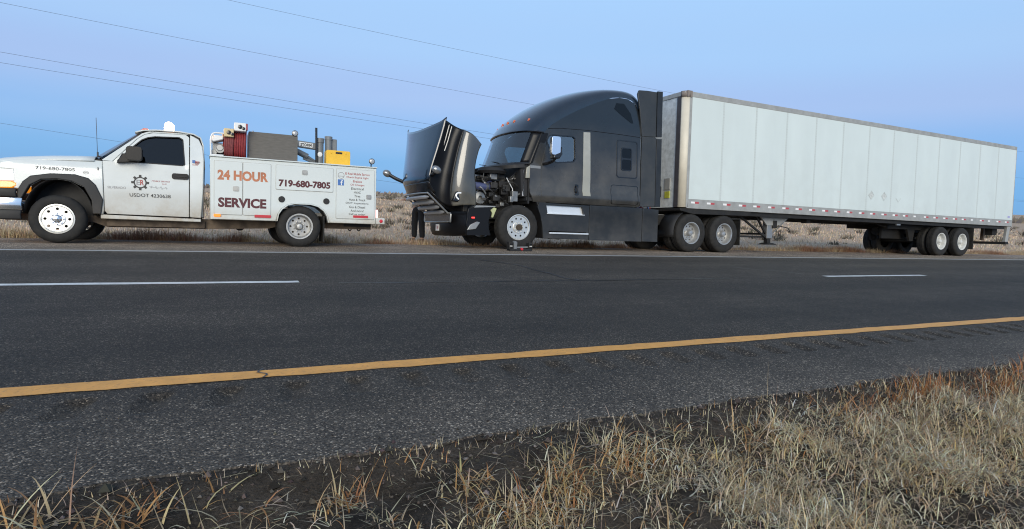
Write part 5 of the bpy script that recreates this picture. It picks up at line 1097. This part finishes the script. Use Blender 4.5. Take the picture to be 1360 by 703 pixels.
# ------------------------------------------------------------------ trailer
ORG = [19.0, 0, 0]
TL = thing('semi_trailer', 'long white dry van semi trailer with red and white reflective tape along its side rail', 'trailer', (19.0, 12.1, 0), (LEAN, 0, 0))
ty0, ty1 = .06, 2.66; XA, XB = 11.20, 27.32; ZR, ZT = 1.39, 4.03
seams = [XA, 12.32, 13.55, 14.78, 16.03, 17.27, 18.53, 19.78, 21.05, 22.32, 23.59, 24.86, 26.09, XB]
bm = new(); box(bm, XA, XB-.02, ty0+.02, ty1-.02, ZR-.1, ZT+.05); obj('box_core', bm, 'trailer_front', TL)
for x0, x1 in zip(seams, seams[1:]):
    bm = new(); prism(bm, [(x0+.004, ZR), (x1-.004, ZR), (x1-.004, ZT), (x0+.004, ZT)], ty0, ty0+.015); slice_axis(bm, list(np.linspace(x0+.1, x1-.1, 5)), 'X'); slice_axis(bm, [2.0, 2.7, 3.4])
    for v in bm.verts:
        if v.co.y < ty0+.005 and ZR+.01 < v.co.z < ZT-.01 and x0+.02 < v.co.x < x1-.02: v.co.y += (rng.random()-.5)*.0022
    obj('side_panel', bm, 'trailer_white', TL, smooth=60)
    bm = new(); prism(bm, [(x0+.004, ZR), (x1-.004, ZR), (x1-.004, ZT), (x0+.004, ZT)], ty1-.015, ty1); obj('side_panel', bm, 'trailer_white', TL)
rivet = None
for k, x in enumerate(seams[1:-1]):
    bm = new(); box(bm, x-.028, x+.028, ty0-.004, ty0, ZR+.01, ZT-.01)
    obj('panel_seam', bm, 'seam_grey' if k % 2 == 0 else 'seam_grey', TL)
    bm = new()
    for z in np.arange(ZR+.06, ZT-.03, .075):
        for dx in (-.018, .018):
            bmesh.ops.create_cone(bm, cap_ends=True, segments=6, radius1=.006, radius2=.003, depth=.004, matrix=Matrix.Translation((x+dx, ty0-.005, z)) @ Matrix.Rotation(R(90), 4, 'X'))
    stuff(obj('rivets', bm, 'rail_grey', TL, smooth=0))
bm = new(); box(bm, 11.02, XB+.01, ty0-.008, ty0+.03, ZT, 4.165); obj('top_rail', bm, 'rail_grey', TL, bevel=.008)
bm = new(); box(bm, 11.02, XB+.01, ty1-.03, ty1+.008, ZT, 4.165); obj('top_rail', bm, 'rail_grey', TL, bevel=.008)
bm = new(); box(bm, 10.97, XB, ty0+.03, ty1-.03, 4.12, 4.155); obj('roof_sheet', bm, 'trailer_white', TL)
for far in (0, 1):
    y = (ty0-.006, ty0+.045) if not far else (ty1-.045, ty1+.006)
    bm = new(); box(bm, 11.15, XB+.01, y[0], y[1], 1.145, ZR-.004); slice_axis(bm, [1.17, 1.19], 'Z'); obj('bottom_rail', bm, 'rail_grey', TL, bevel=.006)
# reflective tape
k = 0; x = 11.29
while x < XB-.25:
    yy = ty0-.010
    bm = new(); box(bm, x, x+.085+.045, yy, yy+.003, 1.275, 1.325); obj('white_reflector', bm, 'white_tape', TL)
    if not (k in (17, 23, 25)): bm = new(); box(bm, x+.13, x+.27, yy, yy+.003, 1.275, 1.325); obj('red_reflector', bm, 'red_tape2', TL)
    x += .575+(.01 if k % 3 else -.02); k += 1
# front end, posts and caps
bm = new(); box(bm, 10.965, 10.995, ty0+.13, ty1-.13, 1.17, 4.08); obj('front_wall', bm, 'trailer_front', TL)
for far in (0, 1):
    f = (lambda b: mirror_y(b, (ty0+ty1)/2)) if far else (lambda b: b)
    arc = lambda r, n=8: [(11.11-r*math.sin(R(t)), ty0-.006+.15-(r)*math.cos(R(t))) for t in np.linspace(0, 90, n)]
    bm = new(); rows = [[(x, y, z) for x, y in arc(.15)] for z in (1.17, 4.04)]; grid(bm, rows); obj('corner_post', f(bm), 'post_cream', TL, solid=.02, smooth=60)
    bm = new(); box(bm, 11.115, 11.195, ty0-.006, ty0+.02, 1.17, 4.035); obj('post_strip', f(bm), 'rail_grey', TL, bevel=.004)
    bm = new(); rows = [[(x, y, z) for x, y in arc(.165)] for z in (4.02, 4.172)]; grid(bm, rows); box(bm, 11.02, 11.17, ty0-.02, ty0+.02, 4.02, 4.172); obj('corner_cap', f(bm), 'cap_brown', TL, solid=.02)
    bm = new(); box(bm, 10.945, 10.966, ty0+.135, ty0+.285, 1.17, 4.05); obj('front_post', f(bm), 'post_dark', TL)
bm = new(); box(bm, 10.945, 11.0, ty0+.14, ty1-.14, 4.052, 4.165); obj('front_rail', bm, 'rail_grey', TL, bevel=.006)
bm = new(); box(bm, 10.94, 10.964, .52, .70, 1.42, 1.60); obj('document_label', bm, mat('label_yellow', (.42, .42, .05), .5, var=.2, vscale=20), TL)
bm = new(); box(bm, 10.935, 10.964, .50, .72, 1.64, 1.95); obj('document_box', bm, 'rail_grey', TL, bevel=.006)
bm = new(); box(bm, 10.90, 10.964, .85, 1.25, 1.45, 1.75); obj('gladhand_box', bm, 'black_plastic', TL, bevel=.02)
for q in range(3):
    bm = new(); pts = [(10.90-.60*s, .95+.12*q+.09*math.sin(s*30+q), 1.55-.45*math.sin(math.pi*s)*.9-.3*s+.05*math.cos(s*30)) for s in np.linspace(0, 1, 60)]; tube(bm, pts, .014, 6); obj('air_line', bm, ('reel_red', 'text_blue', 'black_plastic')[q], TL)
# placards
for (px, half) in ((18.77, 0), (19.42, 0), (20.18, 1)):
    bm = new(); z0 = 1.885 if not half else 1.86; r_ = .15
    if half:
        for a_, b_ in (((-.13, .0), (0, -.13)), ((0, -.13), (.13, 0))): beam(bm, (px+a_[0], ty0-.004, z0+a_[1]), (px+b_[0], ty0-.004, z0+b_[1]), .003, .02)
    else: plate(bm, [(px, z0-r_), (px+r_, z0), (px, z0+r_), (px-r_, z0)], [[(px, z0-r_*.86), (px-r_*.86, z0), (px, z0+r_*.86), (px+r_*.86, z0)]], ty0-.006, ty0-.002)
    po = obj('placard_frame', bm, 'seam_grey', TL)
    if not half: bm = new(); prism(bm, [(px, z0-r_*.8), (px+r_*.8, z0), (px, z0+r_*.8), (px-r_*.8, z0)], ty0-.004, ty0-.002); obj('placard_scuff', bm, 'placard', po)
bm = new(); box(bm, 27.0, 27.16, ty0-.004, ty0-.002, 1.46, 1.54); obj('corner_sticker', bm, mat('sticker_violet', (.36, .36, .60), .5), TL)
# rear frame, underride guard
bm = new(); box(bm, XB+.012, XB+.05, ty0, ty1, 1.12, 4.16); obj('rear_frame', bm, 'rail_grey', TL, bevel=.01)
for z in (1.55, 1.9, 3.9, 4.05):
    bm = new(); box(bm, XB+.05, XB+.062, ty0+.02, ty0+.06, z, z+.05); obj('marker_lamp', bm, 'red_lens', TL)
for y in (ty0+.02, ty1-.12): 
    bm = new(); prism(bm, [(26.98, .52), (27.16, .52), (27.30, 1.145), (27.10, 1.145)], y, y+.10); obj('guard_post', bm, 'rail_grey', TL, bevel=.01)
for y in (.85, 1.75):
    bm = new(); prism(bm, [(27.02, .60), (27.13, .60), (27.22, 1.13), (27.06, 1.13)], y, y+.10); obj('guard_post', bm, 'frame_rust', TL)
bm = new(); box(bm, 26.97, 27.18, ty0-.005, ty1+.005, .46, .56); obj('underride_bar', bm, 'frame_black', TL, bevel=.01)
bm = new(); box(bm, 26.62, 26.95, .35, .60, .80, 1.12); obj('rear_lamp_box', bm, 'frame_black', TL)
# underframe: coupler, cross members, landing gear, bogie
bm = new(); prism(bm, [(10.95, 1.145), (13.55, 1.145), (13.45, 1.02), (11.4, 1.0), (10.95, 1.08)], ty0+.02, ty1-.02); obj('coupler_plate', bm, 'frame_black', TL, bevel=.01)
bm = new(); box(bm, 13.5, 27.0, ty0+.08, ty0+.14, 1.03, 1.143); obj('underframe_rail', bm, 'frame_black', TL)
bm = new(); box(bm, 13.5, 27.0, ty1-.14, ty1-.08, 1.03, 1.143); obj('underframe_rail', bm, 'frame_black', TL)
for k in range(33):
    xx = 13.7+.405*k; bm = new(); box(bm, xx, xx+.05, ty0+.14, ty1-.14, 1.05, 1.142); obj('cross_member', bm, 'frame_black', TL)
bm = new(); box(bm, 16.25, 16.40, .4, .6, .92, 1.05); obj('toolbox_bracket', bm, 'frame_black', TL)
for far in (0, 1):
    f = (lambda b: mirror_y(b, (ty0+ty1)/2)) if far else (lambda b: b)
    bm = new(); prism(bm, [(14.20, 1.143), (15.65, 1.143), (15.10, .82), (14.58, .80)], .42, .47); obj('gusset', f(bm), 'rail_grey', TL)
    bm = new(); box(bm, 14.62, 14.86, .45, .62, .42, 1.10); lg = obj('landing_leg', f(bm), 'steel', TL, bevel=.01)
    bm = new(); box(bm, 14.67, 14.81, .47, .60, .27, .45); obj('leg_tube', f(bm), 'frame_black', lg)
    bm = new(); prism(bm, [(14.52, .235), (15.0, .235), (14.92, .26), (14.80, .29), (14.68, .29), (14.58, .26)], .38, .68); obj('leg_foot', f(bm), 'frame_black', lg)
    bm = new(); beam(bm, (13.42, .50, 1.10), (14.68, .50, .42), .05, .05); obj('leg_brace', f(bm), 'frame_black', TL)
    bm = new(); beam(bm, (14.20, .52, 1.10), (14.70, .52, .48), .05, .05); obj('leg_brace', f(bm), 'frame_black', TL)
    bm = new(); beam(bm, (15.55, .45, 1.10), (14.85, .50, .52), .02, .02); obj('leg_brace', f(bm), 'steel', TL)
    if not far:
        bm = new(); tube(bm, [(15.0, .40, .80), (15.05, .30, .78), (15.32, .30, .74), (15.32, .22, .62)], .014); obj('crank_handle', bm, 'frame_black', TL)
        bm = new(); box(bm, 14.82, 14.98, .40, .50, .72, .95); obj('gear_case', bm, 'frame_black', lg, bevel=.015)
    bm = new(); box(bm, 13.2, 14.70, .52, .58, .43, .49); obj('leg_brace', f(bm), 'frame_black', TL)
bm = new(); beam(bm, (14.74, .5, .55), (14.74, 2.2, .55), .06, .06); obj('leg_cross_tie', bm, 'frame_black', TL)
bm = new(); box(bm, 20.6, 25.2, .62, .74, .88, 1.03); obj('slider_rail', bm, 'frame_black', TL)
bm = new(); box(bm, 20.6, 25.2, 1.98, 2.10, .88, 1.03); obj('slider_rail', bm, 'frame_black', TL)
for xx in (22.0, 23.4, 24.7):
    bm = new(); prism(bm, [(xx-.25, .90), (xx+.2, .90), (xx+.1, .48), (xx-.08, .48)], .64, .72); obj('spring_hanger', bm, 'frame_black', TL)
    bm = new(); prism(bm, [(xx-.25, .90), (xx+.2, .90), (xx+.1, .48), (xx-.08, .48)], 2.0, 2.08); obj('spring_hanger', bm, 'frame_black', TL)
for xx in (22.83, 24.12):
    bm = new(); cyl(bm, (xx, 0, .5), .065, .45, 2.3); obj('axle', bm, 'frame_black', TL)
    bm = new(); cyl(bm, (xx+.25, 0, .72), .08, .9, 1.25); obj('brake_chamber', bm, 'frame_black', TL)
    bm = new(); box(bm, xx-.5, xx+.5, .66, .70, .55, .63); obj('leaf_spring', bm, 'frame_black', TL)
    bm = new(); box(bm, xx-.5, xx+.5, 2.02, 2.06, .55, .63); obj('leaf_spring', bm, 'frame_black', TL)
    for (y, fl) in ((ty0+.03, False), (ty1-.03, True)): wheel(TL, (xx, y, .50), .505, .265, .286, 'dish', 'wheel_white', dual=True, flip=fl)
bm = new(); cyl(bm, (0, 1.36, .80), .14, 21.1, 21.9, 'X', 20); obj('air_tank', bm, 'frame_black', TL)
bm = new(); box(bm, 20.9, 22.2, 1.0, 1.08, .55, .95); obj('slider_cross', bm, 'frame_black', TL)
bm = new(); box(bm, 20.35, 20.55, ty0+.10, ty0+.14, .98, 1.13); obj('id_tag', bm, 'steel', TL)
for (ya, yb) in ((ty0+.02, ty0+.62), (ty1-.62, ty1-.02)):
    bm = new(); box(bm, 24.80, 24.82, ya, yb, .24, 1.02); obj('mud_flap', bm, 'mudflap', TL)
bm = new(); tube(bm, curve_pts([(19.9, .6, 1.03), (20.3, .6, .95), (20.7, .62, .98)], 5), .014); obj('brake_line', bm, 'frame_black', TL)

# ------------------------------------------------------------------ tool stand by the steer wheel
ORG = [6.02, 11.72, 0]
JS = thing('tool_stand', 'low black jack cradle with two grey uprights standing by the steer tyre', 'jack', (6.02, 11.72, 0))
bm = new(); prism(bm, [(5.76, .004), (6.31, .004), (6.30, .035), (6.20, .05), (5.90, .05), (5.77, .035)], 11.62, 11.80); obj('base', bm, 'black_plastic', JS, bevel=.01)
for x, zt_ in ((5.79, .20), (6.27, .185)):
    bm = new(); box(bm, x-.045, x+.045, 11.64, 11.78, .03, zt_); u = obj('upright', bm, 'frame_black', JS, bevel=.012)
    for zz in (.06, .10, .14): 
        bm = new(); box(bm, x-.03, x+.03, 11.632, 11.642, zz, zz+.018); obj('slot', bm, 'gloss_black' if zz != .10 else 'wheel_white', u)
bm = new(); prism(bm, [(5.86, .03), (5.93, .03), (5.94, .19), (5.90, .22), (5.86, .20)], 11.63, 11.74); obj('lever', bm, 'crane_grey', JS, bevel=.012)
bm = new(); tube(bm, [(5.93, 11.69, .075), (6.25, 11.69, .085)], .018); obj('cross_bar', bm, 'steel', JS)
bm = new(); lathe(bm, [(.001, -.02), (.025, -.015), (.032, 0), (.032, .03)], (6.05, 11.625, .045), n=14); obj('red_knob', bm, 'red_lens', JS)

# ------------------------------------------------------------------ person beyond the open hood
def person():
    px, py = 4.97, 15.62; gz_ = float(prairie_z(px, py))
    root = thing('person', 'person in black trousers and grey shirt standing in the grass behind the raised hood', 'person', (px, py, gz_), (0, 0, R(-55)))
    J = {'pel': (0, 0, .95), 'sp': (0, -.01, 1.15), 'ch': (0, -.03, 1.35), 'nk': (0, -.03, 1.50), 'hd': (.0, -.05, 1.60), 'top': (0, -.055, 1.72)}
    def skin_mesh(name, verts, edges, rad, m, parent, sub=2):
        me = bpy.data.meshes.new(name); me.from_pydata(verts, edges, []); o = bpy.data.objects.new(name, me); COL.objects.link(o)
        sk = o.modifiers.new('s', 'SKIN'); sk.use_smooth_shade = True
        for i, r_ in enumerate(rad): me.skin_vertices[0].data[i].radius = r_ if isinstance(r_, tuple) else (r_, r_)
        me.skin_vertices[0].data[0].use_root = True
        su = o.modifiers.new('u', 'SUBSURF'); su.levels = sub; su.render_levels = sub
        o2 = bpy.data.objects.new(name, bpy.data.meshes.new_from_object(o.evaluated_get(bpy.context.evaluated_depsgraph_get()))); bpy.data.objects.remove(o); COL.objects.link(o2)
        o2.data.materials.clear(); o2.data.materials.append(MATS[m]); o2.data.polygons.foreach_set('use_smooth', [True]*len(o2.data.polygons)); o2.parent = parent; return o2
    # one continuous body: pelvis, spine, head, arms and legs
    V = [(0, 0, .95), (0, -.01, 1.12), (0, -.03, 1.32), (0, -.03, 1.46), (0, -.05, 1.56), (0, -.06, 1.70),
         (.10, 0, .88), (.12, -.02, .50), (.13, .02, .10), (.14, -.10, .04), (-.10, 0, .88), (-.13, .0, .50), (-.15, .03, .10), (-.16, -.09, .04),
         (.19, -.02, 1.42), (.26, -.06, 1.18), (.22, -.28, 1.12), (.21, -.36, 1.13), (-.19, -.02, 1.42), (-.27, -.05, 1.18), (-.23, -.27, 1.10), (-.22, -.35, 1.11)]
    Ed = [(0, 1), (1, 2), (2, 3), (3, 4), (4, 5), (0, 6), (6, 7), (7, 8), (8, 9), (0, 10), (10, 11), (11, 12), (12, 13), (2, 14), (14, 15), (15, 16), (16, 17), (2, 18), (18, 19), (19, 20), (20, 21)]
    Rd = [(.15, .11), (.14, .11), (.16, .12), (.06, .06), (.075, .09), (.06, .075), (.10, .10), (.075, .075), (.05, .05), (.045, .035), (.10, .10), (.075, .075), (.05, .05), (.045, .035), (.07, .07), (.045, .045), (.033, .033), (.04, .022), (.07, .07), (.045, .045), (.033, .033), (.04, .022)]
    b = skin_mesh('body', V, Ed, Rd, 'skin', root)
    # trousers and shirt follow the body slightly outside it
    Vt = V[0:1]+[(0, -.005, 1.03)]+V[6:9]+V[10:13]; Vt[4] = (.13, .02, .08); Vt[7] = (-.15, .03, .08)
    skin_mesh('trousers', Vt, [(0, 1), (0, 2), (2, 3), (3, 4), (0, 5), (5, 6), (6, 7)], [(.17, .13), (.165, .125), (.115, .115), (.092, .09), (.075, .075), (.115, .115), (.092, .09), (.075, .075)], 'trousers', root)
    Vs = [(0, -.01, 1.0), (0, -.02, 1.15), (0, -.03, 1.33), (0, -.03, 1.44), (.19, -.02, 1.42), (.26, -.06, 1.19), (.225, -.25, 1.125), (-.19, -.02, 1.42), (-.27, -.05, 1.19), (-.235, -.24, 1.105)]
    skin_mesh('shirt', Vs, [(0, 1), (1, 2), (2, 3), (2, 4), (4, 5), (5, 6), (2, 7), (7, 8), (8, 9)], [(.165, .125), (.16, .125), (.18, .135), (.075, .07), (.085, .085), (.06, .06), (.048, .048), (.085, .085), (.06, .06), (.048, .048)], 'shirt', root)
    for s in (1, -1):
        x = .14 if s > 0 else -.155; skin_mesh('shoe', [(x, .06, .05), (x, -.05, .05), (x, -.17, .04)], [(0, 1), (1, 2)], [(.05, .05), (.05, .045), (.045, .03)], 'shoe', root)
        wx = .21*s if s > 0 else -.22; wz = 1.13 if s > 0 else 1.11; wy = -.37
        fv = []; fe = []; fr = []
        for i, (dx, ln) in enumerate(((-.032, .062), (-.011, .074), (.011, .070), (.031, .056))):
            k = len(fv); fv += [(wx+dx, wy-.01, wz), (wx+dx*1.1, wy-.01-ln*.55, wz-.012), (wx+dx*1.1, wy-.01-ln, wz-.035)]; fe += [(k, k+1), (k+1, k+2)]; fr += [.010, .009, .007]
            bm = new(); tube(bm, curve_pts(fv[-3:], 4), [.010]*4+[.009]*4+[.007], 8); obj('finger', bm, 'skin', b, raw=True)
        bm = new(); tube(bm, curve_pts([(wx-.035*s, wy+.03, wz), (wx-.065*s, wy-.005, wz-.005), (wx-.07*s, wy-.04, wz-.02)], 4), [.012]*4+[.010]*4+[.008], 8); obj('thumb', bm, 'skin', b, raw=True)
    bm = new(); bmesh.ops.create_uvsphere(bm, u_segments=20, v_segments=14, radius=1); bmesh.ops.scale(bm, vec=(.085, .105, .09), verts=bm.verts[:]); bmesh.ops.translate(bm, vec=(0, -.035, 1.70), verts=bm.verts[:]); obj('hair', bm, 'hair', root, raw=True)
    for s in (1, -1):
        bm = new(); bmesh.ops.create_uvsphere(bm, u_segments=10, v_segments=6, radius=.012); bmesh.ops.translate(bm, vec=(.03*s, -.143, 1.625), verts=bm.verts[:]); obj('eye', bm, 'text_dark', b, raw=True)
        bm = new(); bmesh.ops.create_uvsphere(bm, u_segments=10, v_segments=6, radius=.03); bmesh.ops.scale(bm, vec=(.35, .7, 1), verts=bm.verts[:]); bmesh.ops.translate(bm, vec=(.082*s, -.05, 1.61), verts=bm.verts[:]); obj('ear', bm, 'skin', b, raw=True)
    bm = new(); bmesh.ops.create_cone(bm, segments=8, radius1=.02, radius2=.008, depth=.05, cap_ends=True, matrix=Matrix.Translation((0, -.155, 1.60))); obj('nose', bm, 'skin', b, raw=True)
    bm = new(); box(bm, -.025, .025, -.147, -.138, 1.555, 1.563); obj('mouth', bm, 'vest_red', b, raw=True)
    bm = new(); rows = [[(.17*math.sin(t), -.01-.135*math.cos(t), z) for t in np.linspace(-1.6, 1.6, 12)] for z in (1.0, 1.035)]; grid(bm, rows); obj('belt_flash', bm, 'vest_red', root, raw=True, solid=.006)
person()

# ------------------------------------------------------------------ overhead wires
ORG = [0, 0, 0]
def wire(label, Yw, zf, group=None):
    bm = new(); P = [(x, Yw, zf(x)) for x in np.linspace(-55, 130, 80)]
    tube(bm, P, .0075, 5); o = obj('power_line', bm, 'wire', None); tag(o, label, 'cable', 'overhead power lines')
def wz(Yw, pts):
    """height of the wire from two or three points measured at Y = 30, carried to Y = Yw, with the same sag"""
    k = Yw/30; xs = [p[0]*k for p in pts]; zs = [.98+(p[1]-.98)*k for p in pts]
    c = .00035; m_, b_ = np.polyfit(xs, [z-c*x*x for x, z in zip(xs, zs)], 1)
    return lambda x: c*x*x+m_*x+b_
for lb, Yw, pts in (('topmost thin overhead power line, the highest of the five wires', 40, [(.56, 9.2), (8.6, 8.91), (20.9, 8.49)]),
                    ('second highest thin overhead power line crossing above the raised hood', 40, [(-7.16, 7.59), (2.1, 7.22), (15.0, 6.55)]),
                    ('upper one of the two close parallel power lines above the service truck', 40, [(-7.2, 5.79), (.27, 5.40), (10.3, 4.85)]),
                    ('lower one of the two close parallel power lines above the service truck', 40, [(-7.2, 5.42), (-2.3, 5.14), (8.75, 4.65)]),
                    ('lowest sagging power line that passes behind the pickup antenna', 48, [(-7.28, 3.07), (-3.49, 2.88), (8.0, 1.82)])):
    wire(lb, Yw, wz(Yw, pts))
